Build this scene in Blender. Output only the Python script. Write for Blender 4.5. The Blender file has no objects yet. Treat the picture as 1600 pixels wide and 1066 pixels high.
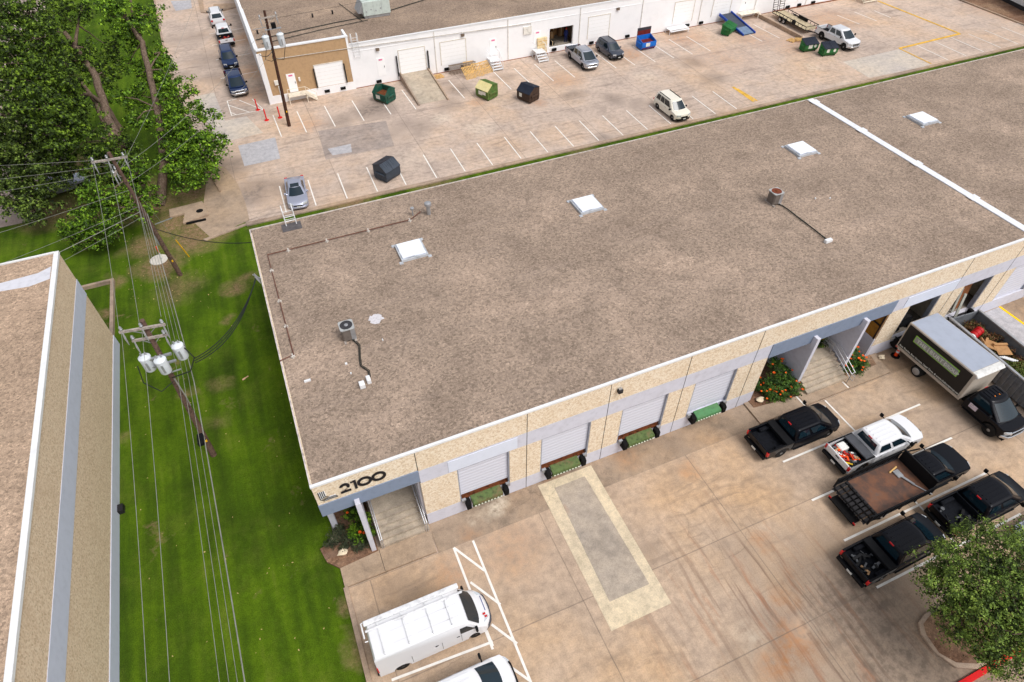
import bpy, bmesh, math, random
import numpy as np
from mathutils import Vector, Matrix
rad = math.radians
sc = bpy.context.scene
COL = sc.collection
# ------------------------------------------------------------------ camera, sky, sun, exposure
H = 34.0
FPX, YAW, PITCH, ROLL = 994.181, -0.397415, 0.804921, -0.0092055
def _rot(yaw, pitch, roll):
    f = Vector((-math.sin(yaw)*math.cos(pitch), math.cos(yaw)*math.cos(pitch), -math.sin(pitch)))
    r = Vector((math.cos(yaw), math.sin(yaw), 0)); u = r.cross(f)
    r2 = r*math.cos(roll)+u*math.sin(roll); u2 = -r*math.sin(roll)+u*math.cos(roll)
    return Matrix((r2, u2, -f)).transposed()
CM = _rot(YAW, PITCH, ROLL)
cam = bpy.data.cameras.new('camera'); co = bpy.data.objects.new('camera', cam); COL.objects.link(co)
co.matrix_world = Matrix.Translation((0, 0, H)) @ CM.to_4x4()
cam.sensor_width = 36; cam.lens = FPX*36/1600; cam.clip_end = 3000; cam.clip_start = 0.5
sc.camera = co
def G(px, py, z=0.0):
    """ground (or height z) point seen at a photo pixel"""
    d = CM @ Vector(((px-800)/FPX, -(py-533)/FPX, -1)); t = (z-H)/d.z
    return (d.x*t, d.y*t)
SUN_EL, SUN_AZ = rad(58), rad(150)       # azimuth clockwise from +Y
w = bpy.data.worlds.new('World'); sc.world = w; w.use_nodes = True
nt = w.node_tree; nt.nodes.clear()
sky = nt.nodes.new('ShaderNodeTexSky'); sky.sky_type = 'NISHITA'; sky.sun_disc = False
sky.sun_elevation = SUN_EL; sky.sun_rotation = SUN_AZ; sky.air_density = 1.0; sky.dust_density = 4.0; sky.ozone_density = 1.0
hs = nt.nodes.new('ShaderNodeHueSaturation'); hs.inputs['Saturation'].default_value = 0.28; hs.inputs['Value'].default_value = 1.15
bg = nt.nodes.new('ShaderNodeBackground'); bg.inputs['Strength'].default_value = 0.15
wo = nt.nodes.new('ShaderNodeOutputWorld')
nt.links.new(sky.outputs[0], hs.inputs['Color']); nt.links.new(hs.outputs[0], bg.inputs['Color']); nt.links.new(bg.outputs[0], wo.inputs[0])
sl = bpy.data.lights.new('sun', 'SUN'); sl.energy = 1.5; sl.angle = rad(24); sl.color = (1, .965, .92)
so = bpy.data.objects.new('sun', sl); COL.objects.link(so)
sd = Vector((math.sin(SUN_AZ)*math.cos(SUN_EL), math.cos(SUN_AZ)*math.cos(SUN_EL), math.sin(SUN_EL)))
so.rotation_euler = sd.to_track_quat('Z', 'Y').to_euler(); so.location = (0, 0, 60)
sc.view_settings.view_transform = 'Standard'; sc.view_settings.look = 'None'
sc.view_settings.exposure = -0.08; sc.view_settings.gamma = 1
random.seed(7); RNG = np.random.default_rng(11)

# ------------------------------------------------------------------ materials
def srgb(r, g, b):
    f = lambda c: (c/255/12.92 if c/255 <= .04045 else ((c/255+.055)/1.055)**2.4)
    return (f(r), f(g), f(b), 1)
class Nd:
    def __init__(s, name):
        s.m = bpy.data.materials.new(name); s.m.use_nodes = True; s.t = s.m.node_tree
        s.b = s.t.nodes['Principled BSDF']; s.out = s.t.nodes['Material Output']
    def n(s, ty, **kw):
        x = s.t.nodes.new(ty)
        for k, v in kw.items(): setattr(x, k, v)
        return x
    def l(s, a, b): s.t.links.new(a, b)
    def put(s, inp, v):
        if isinstance(v, bpy.types.NodeSocket): s.l(v, inp)
        else: inp.default_value = v
    def pos(s): return s.n('ShaderNodeNewGeometry').outputs['Position']
    def obj(s): return s.n('ShaderNodeTexCoord').outputs['Object']
    def scale(s, v, sx, sy, sz, rz=0, loc=(0, 0, 0)):
        m = s.n('ShaderNodeMapping'); s.l(v, m.inputs[0]); m.inputs['Scale'].default_value = (sx, sy, sz)
        m.inputs['Rotation'].default_value = (0, 0, rz); m.inputs['Location'].default_value = loc
        return m.outputs[0]
    def noise(s, v, sc_, det=3, ro=.55, dis=0):
        x = s.n('ShaderNodeTexNoise'); s.l(v, x.inputs['Vector']); x.inputs['Scale'].default_value = sc_
        x.inputs['Detail'].default_value = det; x.inputs['Roughness'].default_value = ro; x.inputs['Distortion'].default_value = dis
        return x.outputs['Fac']
    def vor(s, v, sc_, feat='F1', out='Distance'):
        x = s.n('ShaderNodeTexVoronoi', feature=feat); s.l(v, x.inputs['Vector']); x.inputs['Scale'].default_value = sc_
        return x.outputs[out]
    def ramp(s, f, stops, interp='LINEAR'):
        x = s.n('ShaderNodeValToRGB'); s.put(x.inputs[0], f); x.color_ramp.interpolation = interp
        e = x.color_ramp.elements
        while len(e) < len(stops): e.new(.5)
        for i, (p, c) in enumerate(stops):
            e[i].position = p; e[i].color = c if len(c) == 4 else (*c, 1)
        return x.outputs[0]
    def step(s, f, a, b, inv=False):
        x = s.n('ShaderNodeMapRange'); x.clamp = True; s.put(x.inputs[0], f)
        x.inputs[1].default_value = a; x.inputs[2].default_value = b
        x.inputs[3].default_value = 1 if inv else 0; x.inputs[4].default_value = 0 if inv else 1
        return x.outputs[0]
    def math(s, op, a, b=0, c=0):
        x = s.n('ShaderNodeMath', operation=op); s.put(x.inputs[0], a); s.put(x.inputs[1], b); s.put(x.inputs[2], c)
        return x.outputs[0]
    def mix(s, f, a, b, mode='MIX'):
        if mode == 'OVERLAY':      # value variation around 1, keeps hue
            y = s.n('ShaderNodeVectorMath', operation='SCALE'); s.put(y.inputs[0], b); y.inputs['Scale'].default_value = 2.0
            b = y.outputs[0]; mode = 'MULTIPLY'
        x = s.n('ShaderNodeMix', data_type='RGBA', blend_type=mode)
        s.put(x.inputs[0], f); s.put(x.inputs[6], a); s.put(x.inputs[7], b); return x.outputs[2]
    def xyz(s, v):
        x = s.n('ShaderNodeSeparateXYZ'); s.l(v, x.inputs[0]); return x.outputs
    def dist(s, v, p):
        x = s.n('ShaderNodeVectorMath', operation='DISTANCE'); s.l(v, x.inputs[0]); x.inputs[1].default_value = p
        return x.outputs['Value']
    def wob(s, v, sc_, amt):
        x = s.n('ShaderNodeTexNoise'); s.l(v, x.inputs['Vector']); x.inputs['Scale'].default_value = sc_; x.inputs['Detail'].default_value = 4
        a = s.n('ShaderNodeVectorMath', operation='SUBTRACT'); s.l(x.outputs['Color'], a.inputs[0]); a.inputs[1].default_value = (.5, .5, .5)
        c = s.n('ShaderNodeVectorMath', operation='SCALE'); s.l(a.outputs[0], c.inputs[0]); c.inputs['Scale'].default_value = amt
        d = s.n('ShaderNodeVectorMath', operation='ADD'); s.l(v, d.inputs[0]); s.l(c.outputs[0], d.inputs[1]); return d.outputs[0]
    def bump(s, h, st=.3, d=.02):
        x = s.n('ShaderNodeBump'); x.inputs['Strength'].default_value = st; x.inputs['Distance'].default_value = d
        s.put(x.inputs['Height'], h); s.l(x.outputs[0], s.b.inputs['Normal'])
    def fin(s, col, rough=.8, metal=0, spec=.3, coat=0):
        s.put(s.b.inputs['Base Color'], col); s.put(s.b.inputs['Roughness'], rough); s.put(s.b.inputs['Metallic'], metal)
        s.b.inputs['Specular IOR Level'].default_value = spec; s.b.inputs['Coat Weight'].default_value = coat
        s.b.inputs['Coat Roughness'].default_value = .04; return s.m
_mc = {}
def M(name, rgb, rough=.7, metal=0, var=.12, sc_=3, spec=.3, coat=0, dirt=0):
    """plain painted surface with slight wear"""
    if name in _mc: return _mc[name]
    k = Nd(name); c = srgb(*rgb); p = k.obj()
    f = k.noise(p, sc_, 4, .6); dk = tuple(x*(1-var*2.2) for x in c[:3])+(1,)
    lt = tuple(min(1, x*(1+var)) for x in c[:3])+(1,)
    col = k.ramp(f, [(.3, dk), (.5, c), (.75, lt)])
    if dirt:
        d = k.step(k.noise(k.wob(p, 2, .6), 1.3, 6, .7), .5, .72); col = k.mix(k.math('MULTIPLY', d, dirt), col, srgb(120, 95, 70))
    _mc[name] = k.fin(col, rough, metal, spec, coat); return _mc[name]

def spots(k, p, lst):
    tot = None
    for (x, y, r, a) in lst:
        d = k.math('MULTIPLY', k.step(k.dist(p, (x, y, 0)), r*.25, r, True), a)
        tot = d if tot is None else k.math('MAXIMUM', tot, d)
    return tot
def joints(k, v, ax, period, off, wd=.02):
    c = k.xyz(v)[ax]; a = k.math('SUBTRACT', c, off); m = k.math('PINGPONG', a, period/2.0)
    return k.step(m, wd, wd*2.2, True)
def concrete(name, base, grey, orange, jx=None, jy=None, dark=None, rust=None, streak=0, blot=.5, pale=None, tyres=None):
    cf = lambda t: (t[0]*.925, t[1]*.955, t[2]*1.02)
    base, grey, orange = cf(base), cf(grey), cf(orange)
    k = Nd(name); P = k.pos(); W = k.wob(P, .35, 1.6)
    f1 = k.noise(W, .11, 5, .6); f2 = k.noise(W, .42, 6, .65); f3 = k.noise(P, 2.1, 5, .65); f4 = k.noise(P, 14, 3, .7); f5 = k.noise(P, 60, 2, .7)
    col = k.ramp(f1, [(.3, srgb(*grey)), (.46, srgb(*base)), (.68, srgb(*orange))])
    col = k.mix(k.math('MULTIPLY', k.step(f2, .5, .68), blot), col, srgb(*[c*.76 for c in grey]))
    col = k.mix(k.math('MULTIPLY', k.step(f2, .46, .3), .4), col, srgb(*[min(255, c*1.08) for c in base]))
    col = k.mix(.6, col, k.ramp(f3, [(.3, (.32, .32, .33, 1)), (.5, (.5, .5, .5, 1)), (.72, (.66, .65, .64, 1))]), 'OVERLAY')
    col = k.mix(.4, col, k.ramp(f4, [(.3, (.3, .3, .3, 1)), (.6, (.6, .6, .6, 1))]), 'OVERLAY')
    col = k.mix(.35, col, k.ramp(f5, [(.3, (.3, .3, .3, 1)), (.7, (.66, .66, .66, 1))]), 'OVERLAY')
    if streak:
        for rz, lo in ((rad(4), 0), (rad(97), 5), (rad(28), 9)):
            s1 = k.noise(k.scale(W, .09, 1.6, 1, rz, (lo, lo, 0)), 1.1, 4, .6)
            msk = k.math('MULTIPLY', k.step(s1, .56, .72), k.step(k.noise(P, .1+lo*.004, 2), .45, .6))
            col = k.mix(k.math('MULTIPLY', msk, streak), col, srgb(*[c*.62 for c in grey]))
    if tyres:      # long rubber and rust streaks along the truck lane
        t1_ = k.noise(k.scale(k.wob(P, .25, .5), 3.2, .16, 1, rad(-8)), 1.0, 4, .6); tm = spots(k, k.wob(P, .2, 4), tyres)
        col = k.mix(k.math('MULTIPLY', k.math('MULTIPLY', k.step(t1_, .52, .64), tm), .7), col, srgb(126, 100, 84))
        t2_ = k.noise(k.scale(k.wob(P, .25, .5), 2.1, .2, 1, rad(-8), (7, 3, 0)), 1.0, 4, .6)
        col = k.mix(k.math('MULTIPLY', k.math('MULTIPLY', k.step(t2_, .56, .68), tm), .6), col, srgb(168, 112, 78))
    D = k.wob(P, .3, 3.4); D2 = k.wob(P, .9, 1.5)
    if dark:
        d = k.math('MULTIPLY', spots(k, D, dark), k.step(f3, .25, .6)); col = k.mix(d, col, srgb(*[c*.56 for c in grey]))
    if pale:
        d = k.math('MULTIPLY', spots(k, D2, pale), k.step(f3, .35, .6)); col = k.mix(d, col, srgb(225, 212, 192))
    if rust:
        d = k.math('MULTIPLY', k.math('MULTIPLY', spots(k, D2, rust), .85), k.step(f3, .3, .62)); col = k.mix(d, col, srgb(178, 118, 66))
    if jx or jy:
        for ax, j in ((0, jx), (1, jy)):
            if j:
                q = joints(k, k.wob(P, .8, .05), ax, j[0], j[1], .018)
                col = k.mix(k.math('MULTIPLY', q, k.math('ADD', k.math('MULTIPLY', f2, .9), .1)), col, srgb(*[c*.68 for c in grey]))
        # each slab a slightly different pour
        sx = k.math('FLOOR', k.math('DIVIDE', k.math('SUBTRACT', k.xyz(P)[0], jx[1]), jx[0])); sy = k.math('FLOOR', k.math('DIVIDE', k.math('SUBTRACT', k.xyz(P)[1], jy[1]), jy[0]))
        cb = k.n('ShaderNodeCombineXYZ'); k.l(sx, cb.inputs[0]); k.l(sy, cb.inputs[1])
        wn = k.n('ShaderNodeTexWhiteNoise'); k.l(cb.outputs[0], wn.inputs[0])
        col = k.mix(.1, col, k.ramp(wn.outputs[0], [(0, (.25, .25, .27, 1)), (1, (.72, .7, .68, 1))]), 'OVERLAY')
    cr = k.vor(k.wob(P, .7, 1.4), .16, 'DISTANCE_TO_EDGE')
    c2 = k.math('MULTIPLY', k.step(cr, .0015, .0045, True), k.step(k.noise(P, .13, 2), .5, .58))
    col = k.mix(k.math('MULTIPLY', c2, .22), col, srgb(*[c*.4 for c in grey]))
    k.bump(f5, .25, .01)
    return k.fin(col, .9, 0, .2)

# spots measured on the ground: (x, y, radius, strength)
def S(px, py, r, a): x, y = G(px, py); return (x, y, r, a)
m_front = concrete('front_lot_concrete', (202, 172, 140), (186, 160, 134), (212, 172, 128), jx=(10.15, 8.6), jy=(5.6, 16.62),
    dark=[S(1390, 640, 0.8, .3), S(1310, 790, 1.6, .45), S(1180, 870, 3, .3), S(1330, 950, 6, .75), S(1400, 1030, 5.5, .8), S(1230, 1010, 4, .5), S(1500, 1060, 4, .8), S(1290, 600, 1, .5),
          S(640, 925, 1.6, .35), S(690, 835, .7, .6), S(1260, 665, .9, .7), S(1150, 670, 1.6, .3), S(1010, 870, 1.2, .25), S(1500, 640, 3, .3)],
    rust=[S(1245, 1000, 1.5, .75), S(1215, 1040, 1.4, .7), S(1225, 935, 1, .5), S(1190, 845, .8, .5), S(700, 900, 1.4, .45), S(800, 860, 2.6, .3), S(1075, 735, 1, .5)],
    pale=[S(770, 790, 1.1, .6), S(1255, 985, 1.1, .5), S(1180, 1000, 1.2, .3)], streak=.5, blot=.3, tyres=[S(1200, 930, 7, 1), S(1300, 1000, 7, 1), S(1130, 850, 4, .7), S(1100, 1000, 5, .5)])
m_back = concrete('back_lot_concrete', (211, 184, 158), (192, 168, 146), (218, 182, 146), jx=(9.3, 5.6), jy=(6.4, 61.3),
    dark=[S(580, 170, 3.2, .8), S(535, 190, 2.5, .55), S(650, 200, 3, .45), S(720, 140, 2.5, .7), S(700, 165, 2, .5), S(790, 120, 1.8, .5), S(900, 150, 2, .6), S(960, 155, 1.8, .6), S(1000, 165, 2, .3),
          S(700, 130, 2, .6), S(1080, 95, 2.5, .5), S(1110, 120, 2.5, .45), S(390, 300, 3, .7), S(365, 260, 3, .6), S(350, 330, 3, .55), S(430, 290, 2.5, .45), S(610, 210, 3.5, .35), S(540, 290, 1.3, .45), S(1160, 178, 1.6, .5), S(1220, 165, 1.8, .5), S(940, 215, 1.5, .4),
          S(295, 60, 4, .4), S(345, 120, 3, .5), S(330, 90, 4, .5), S(290, 120, 3, .3), S(1390, 124, 2, .5), S(890, 45, 4, .3)],
    rust=[S(480, 195, 2.5, .45), S(880, 125, 3, .45), S(745, 160, 1.4, .5), S(985, 85, 3, .6), S(1070, 60, 4, .5), S(1240, 70, 5, .4), S(1180, 60, 5, .35), S(1300, 30, 6, .4), S(840, 160, 1.5, .5), S(1560, 15, 6, .3), S(1130, 90, 6, .25), S(385, 60, 3, .5), S(400, 110, 3, .5), S(395, 150, 3, .5)],
    pale=[S(750, 200, 2.2, .45), S(690, 185, 1.6, .4), S(660, 150, 1.6, .35), S(1010, 120, 2, .4), S(1270, 105, 1.6, .4), S(640, 250, 3, .2)], streak=.45, blot=.35)
m_patch = concrete('pale_patch_concrete', (214, 196, 172), (198, 182, 166), (220, 196, 166), blot=.2)
m_patch2 = concrete('grey_patch_concrete', (192, 184, 176), (184, 176, 170), (198, 188, 178), blot=.15)
m_walk = concrete('sidewalk_concrete', (182, 155, 126), (160, 138, 114), (190, 158, 122), blot=.4, streak=.2)
m_apron = concrete('apron_concrete', (176, 150, 122), (150, 130, 108), (186, 148, 108), blot=.55, dark=[S(1300, 600, 1, .5), S(1270, 660, 1, .7), S(1060, 690, 1.3, .3), S(1155, 672, 1.5, .3)], pale=[S(772, 788, 1.2, .8), S(738, 805, .6, .3)], rust=[S(870, 748, 1.2, .4), S(980, 715, 1.2, .35), S(735, 840, 1, .4), S(900, 715, .8, .4)])
m_cream = concrete('cream_patch_concrete', (228, 204, 164), (208, 186, 152), (232, 206, 160), blot=.3)
m_kerb = concrete('kerb_concrete', (186, 158, 130), (150, 130, 112), (190, 156, 120), blot=.5)
m_padin = concrete('pad_concrete', (190, 170, 144), (172, 156, 136), (202, 172, 136), blot=.5, rust=[S(880, 800, .6, .4)])
m_dkpatch = concrete('dark_patch_concrete', (178, 158, 140), (158, 142, 128), (186, 160, 136), blot=.4, streak=.5)
m_stair = concrete('stair_concrete', (196, 176, 148), (172, 156, 132), (200, 176, 144), blot=.5)
m_wallpaint = M('grey_painted_concrete', (208, 208, 219), .85, var=.04, dirt=.08)
m_band = M('grey_band_paint', (205, 206, 218), .85, var=.05, dirt=.1)
m_slate = M('slate_blue_fascia_paint', (128, 141, 163), .7, var=.04)

def aggregate(name, a, b, c, dk):
    k = Nd(name); P = k.pos(); n1 = k.noise(P, 9, 4, .75); v = k.vor(P, 13, 'F1', 'Color'); big = k.noise(P, .5, 3)
    col = k.ramp(k.xyz(v)[0], [(0, srgb(*dk)), (.22, srgb(*c)), (.5, srgb(*a)), (.8, srgb(*b))])
    col = k.mix(.5, col, k.ramp(n1, [(.3, srgb(*c)), (.5, srgb(*a)), (.7, srgb(*b))]))
    col = k.mix(k.math('MULTIPLY', k.step(big, .52, .7), .3), col, srgb(*c))
    k.bump(n1, .4, .02); return k.fin(col, .9, 0, .2)
m_agg = aggregate('exposed_aggregate', (230, 213, 188), (242, 232, 215), (212, 188, 156), (182, 154, 122))
m_agg2 = aggregate('grey_tan_aggregate', (220, 196, 168), (232, 214, 190), (200, 174, 146), (166, 140, 114))
def gravel(name, a, b, c, sp=(168, 150, 138)):
    k = Nd(name); P = k.pos(); W = k.wob(P, .25, 2.5)
    f1 = k.noise(W, .14, 6, .68); f2 = k.noise(W, .5, 5, .7)
    col = k.ramp(f1, [(.32, srgb(*a)), (.5, srgb(*b)), (.66, srgb(*c))])
    col = k.mix(k.math('MULTIPLY', k.step(f2, .5, .68), .34), col, srgb(*[x*.82 for x in a]))
    v = k.vor(P, 9, 'F1', 'Color'); g = k.xyz(v)[0]
    col = k.mix(.42, col, k.ramp(g, [(0, (.1, .1, .1, 1)), (.3, (.38, .38, .38, 1)), (.75, (.6, .6, .6, 1)), (.93, (.7, .7, .7, 1)), (1, (.92, .92, .92, 1))]), 'OVERLAY')
    n = k.noise(P, 22, 3, .8); col = k.mix(.55, col, k.ramp(n, [(.32, (.15, .15, .15, 1)), (.68, (.8, .8, .8, 1))]), 'OVERLAY')
    sx = k.noise(k.scale(P, .35, 2, 1), .6, 3); col = k.mix(k.math('MULTIPLY', k.step(sx, .5, .7), .15), col, srgb(*sp))
    k.bump(n, .5, .02); return k.fin(col, .95, 0, .15)
m_roof = gravel('gravel_roof', (139, 122, 108), (154, 136, 121), (174, 153, 136))
m_roofF = gravel('far_gravel_roof', (136, 118, 104), (151, 132, 116), (172, 150, 130))
m_roofL = gravel('tan_gravel_roof', (164, 142, 122), (176, 152, 131), (188, 163, 141), (196, 174, 154))
m_mulch = gravel('mulch', (96, 70, 56), (126, 96, 76), (160, 130, 104))
def grass(name, spotsl, dry=.25, lush=.5):
    k = Nd(name); P = k.pos(); W = k.wob(P, .5, 2)
    st = k.noise(k.scale(P, 1.4, .12, 1), 1.0, 3, .5); f = k.noise(W, .2, 5, .6); f2 = k.noise(P, 3, 5, .7); f3 = k.noise(P, 26, 3, .8)
    col = k.ramp(k.math('ADD', k.math('MULTIPLY', f, .55), k.math('MULTIPLY', st, .45)), [(.34, srgb(50, 68, 16)), (.46, srgb(64, 88, 16)), (.58, srgb(82, 108, 18)), (.7, srgb(104, 118, 40))])
    col = k.mix(k.math('MULTIPLY', k.step(k.noise(W, .3, 6, .75), .5, .68), .3), col, srgb(104, 112, 44))
    col = k.mix(.75, col, k.ramp(f3, [(.3, (.14, .14, .14, 1)), (.5, (.48, .48, .48, 1)), (.7, (.82, .82, .82, 1))]), 'OVERLAY')
    col = k.mix(.4, col, k.ramp(f2, [(.3, (.3, .3, .3, 1)), (.7, (.66, .66, .66, 1))]), 'OVERLAY')
    dm = k.math('MULTIPLY', k.step(k.noise(W, .35, 5, .7), .62, .7), dry*2); 
    s_ = k.math('MULTIPLY', spots(k, k.wob(P, .5, 2.6), spotsl), k.step(f2, .2, .6))
    dirt = k.ramp(k.noise(P, 7, 5, .8), [(.3, srgb(104, 80, 60)), (.5, srgb(146, 116, 92)), (.7, srgb(178, 150, 122))])
    col = k.mix(k.math('MAXIMUM', dm, s_), col, dirt); k.bump(f3, .6, .05); return k.fin(col, .95, 0, .1)
m_grass = grass('lawn_grass', [S(250, 415, 2.6, 1), S(225, 385, 2.2, .8), S(300, 375, 3, .9), S(270, 350, 3, 1), S(300, 300, 3, 1), S(235, 320, 4, 1), S(150, 345, 3, .7), S(85, 330, 4, .9), S(365, 450, 1.3, .75), S(385, 435, 1, .6), S(300, 610, .8, .7), S(345, 600, 1, .4),
   S(360, 495, .8, .6), S(545, 950, .7, .6), S(555, 1000, .9, .7), S(560, 1030, .8, .7), S(340, 660, 1, .3), S(190, 680, .8, .6), S(280, 450, 2.5, .5), S(180, 440, 1.2, .7), S(165, 490, 1, .8), S(335, 360, 2.6, .8), S(140, 380, 1.2, .5), S(400, 360, 1, .2), S(110, 270, 6, .9), S(300, 360, 2, .9), S(205, 300, 4, .9)], .2)
m_grass2 = grass('verge_grass', [(30, 52, 2, .8), (6, 52.4, 3, .9), (14, 52.6, 3, .6)], .15)
m_white = M('white_road_paint', (236, 232, 226), .8, var=.06, sc_=2, dirt=.12)
m_yellow = M('faded_yellow_paint', (226, 178, 70), .8, var=.2, sc_=2, dirt=.35)
m_brightyel = M('bright_yellow_paint', (250, 200, 0), .7, var=.03)
m_redp = M('red_kerb_paint', (215, 20, 22), .7, var=.08)
m_metal = M('galvanised_steel', (176, 178, 182), .45, .6, var=.1)
m_whitemetal = M('white_metal', (228, 229, 231), .5, var=.03, dirt=.05)
m_black = M('black_rubber', (20, 19, 20), .85, var=.15, spec=.15)
m_rubber = M('tyre_rubber', (30, 29, 29), .85, var=.15)
m_dark = M('dark_steel', (44, 42, 44), .6, .3, var=.2)
m_rail = M('silver_rail', (205, 206, 210), .35, .7, var=.04)
m_wood = M('creosoted_pole_wood', (72, 46, 36), .9, var=.3, sc_=6)
m_wood2 = M('weathered_pole_wood', (104, 82, 72), .9, var=.3, sc_=6)
m_pallet = M('pallet_wood', (218, 176, 112), .85, var=.2, sc_=5)
m_arm = M('grey_crossarm_wood', (168, 158, 150), .9, var=.2, sc_=6)
m_wire = M('wire_metal', (150, 150, 142), .5, .3)
m_wireb = M('black_cable', (35, 40, 36), .6)
m_bark = None
# ------------------------------------------------------------------ mesh helpers
class MB:
    def __init__(s): s.v, s.f, s.m = [], [], []
    def poly(s, pts, fs, mi=0):
        o = len(s.v); s.v += [tuple(p) for p in pts]; s.f += [tuple(i+o for i in f) for f in fs]; s.m += [mi]*len(fs); return s
    def box(s, x0, x1, y0, y1, z0, z1, mi=0):
        p = [(x, y, z) for z in (z0, z1) for x, y in ((x0, y0), (x1, y0), (x1, y1), (x0, y1))]
        return s.poly(p, [(3, 2, 1, 0), (4, 5, 6, 7), (0, 1, 5, 4), (1, 2, 6, 5), (2, 3, 7, 6), (3, 0, 4, 7)], mi)
    def xbox(s, mtx, sx, sy, sz, mi=0):
        p = [mtx @ Vector((x, y, z)) for z in (-sz/2, sz/2) for x, y in ((-sx/2, -sy/2), (sx/2, -sy/2), (sx/2, sy/2), (-sx/2, sy/2))]
        return s.poly(p, [(3, 2, 1, 0), (4, 5, 6, 7), (0, 1, 5, 4), (1, 2, 6, 5), (2, 3, 7, 6), (3, 0, 4, 7)], mi)
    def bar(s, a, b, w_, h_, mi=0):
        a, b = Vector(a), Vector(b); d = b-a
        q = d.to_track_quat('X', 'Z').to_matrix().to_4x4(); q.translation = (a+b)/2
        return s.xbox(q, d.length, w_, h_, mi)
    def tube(s, pts, r, seg=8, mi=0, cap=True):
        pts = [Vector(p) for p in pts]; n = len(pts); rr = r if isinstance(r, (list, tuple)) else [r]*n
        rings = []; up = None
        for i, p in enumerate(pts):
            d = (pts[min(i+1, n-1)]-pts[max(i-1, 0)]).normalized()
            if up is None: up = d.orthogonal().normalized()
            up = (up-d*up.dot(d)); up = up.normalized() if up.length > 1e-5 else d.orthogonal().normalized()
            sd_ = d.cross(up); rings.append([p+(up*math.cos(t)+sd_*math.sin(t))*rr[i] for t in [2*math.pi*j/seg for j in range(seg)]])
        P_ = [q for ring in rings for q in ring]; F = []
        for i in range(n-1):
            for j in range(seg): F.append((i*seg+j, i*seg+(j+1) % seg, (i+1)*seg+(j+1) % seg, (i+1)*seg+j))
        if cap: F.append(tuple(range(seg-1, -1, -1))); F.append(tuple(range((n-1)*seg, n*seg)))
        return s.poly(P_, F, mi)
    def lathe(s, c, prof, seg=16, axis='z', mi=0):
        P_, F = [], []
        for (r, h) in prof:
            for j in range(seg):
                t = 2*math.pi*j/seg; a, b = r*math.cos(t), r*math.sin(t)
                P_.append({'z': (c[0]+a, c[1]+b, c[2]+h), 'y': (c[0]+a, c[1]+h, c[2]+b), 'x': (c[0]+h, c[1]+a, c[2]+b)}[axis])
        n = len(prof)
        for i in range(n-1):
            for j in range(seg): F.append((i*seg+j, i*seg+(j+1) % seg, (i+1)*seg+(j+1) % seg, (i+1)*seg+j))
        F.append(tuple(range(seg-1, -1, -1))); F.append(tuple(range((n-1)*seg, n*seg)))
        return s.poly(P_, F, mi)
    def prism(s, prof, y0, y1, mi=0, plane='xz'):
        n = len(prof); mk = (lambda a, b, c: (a, c, b)) if plane == 'xz' else (lambda a, b, c: (c, a, b)) if plane == 'yz' else (lambda a, b, c: (a, b, c))
        P_ = [mk(a, b, y0) for a, b in prof]+[mk(a, b, y1) for a, b in prof]
        F = [tuple(range(n)), tuple(range(2*n-1, n-1, -1))]+[(i, i+n, (i+1) % n+n, (i+1) % n) for i in range(n)]
        return s.poly(P_, F, mi)
    def build(s, name, mats, parent=None, bev=0, seg=1, smooth=None, loc=None, weld=False):
        me = bpy.data.meshes.new(name); me.from_pydata(s.v, [], s.f)
        mats = mats if isinstance(mats, (list, tuple)) else [mats]
        for m_ in mats: me.materials.append(m_)
        me.polygons.foreach_set('material_index', s.m); 
        bm = bmesh.new(); bm.from_mesh(me)
        if weld: bmesh.ops.remove_doubles(bm, verts=bm.verts, dist=.002)
        bmesh.ops.recalc_face_normals(bm, faces=bm.faces)
        if bev:
            ed = [e for e in bm.edges if len(e.link_faces) == 2 and e.calc_face_angle(0) > rad(28)]
            bmesh.ops.bevel(bm, geom=ed, offset=bev, segments=seg, affect='EDGES', clamp_overlap=True, material=-1)
        if smooth:
            for f in bm.faces: f.smooth = True
            for e in bm.edges:
                e.smooth = not (len(e.link_faces) != 2 or e.calc_face_angle(0) > rad(smooth))
        bm.to_mesh(me); bm.free(); me.update()
        o = bpy.data.objects.new(name, me); COL.objects.link(o)
        if parent: o.parent = parent
        if loc: o.location = loc
        return o
def tag(o, label=None, cat=None, group=None, kind=None):
    if label: o['label'] = label
    if cat: o['category'] = cat
    if group: o['group'] = group
    if kind: o['kind'] = kind
    return o
def thing(name, label, cat, loc=(0, 0, 0), rz=0, group=None):
    o = bpy.data.objects.new(name, None); COL.objects.link(o); o.location = loc; o.rotation_euler = (0, 0, rz); o.empty_display_size = .3
    return tag(o, label, cat, group)
def sheet(name, poly, z, m_, label=None, thick=0, cat=None):
    b = MB()
    if thick: b.prism([(p[0], p[1]) for p in poly], z-thick, z, plane='xy')
    else: b.poly([(p[0], p[1], z) for p in poly], [tuple(range(len(poly)))])
    o = b.build(name, m_); o['kind'] = 'structure'; 
    if label: o['label'] = label
    return o
def stripe(b, p, q, wd=.12, z=.016):
    z += (len(b.f) % 9)*.0012; p, q = Vector((p[0], p[1], 0)), Vector((q[0], q[1], 0)); d = (q-p).normalized(); n = Vector((-d.y, d.x, 0))*wd/2
    b.poly([(v.x, v.y, z) for v in (p-n, q-n, q+n, p+n)], [(0, 1, 2, 3)])
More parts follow.
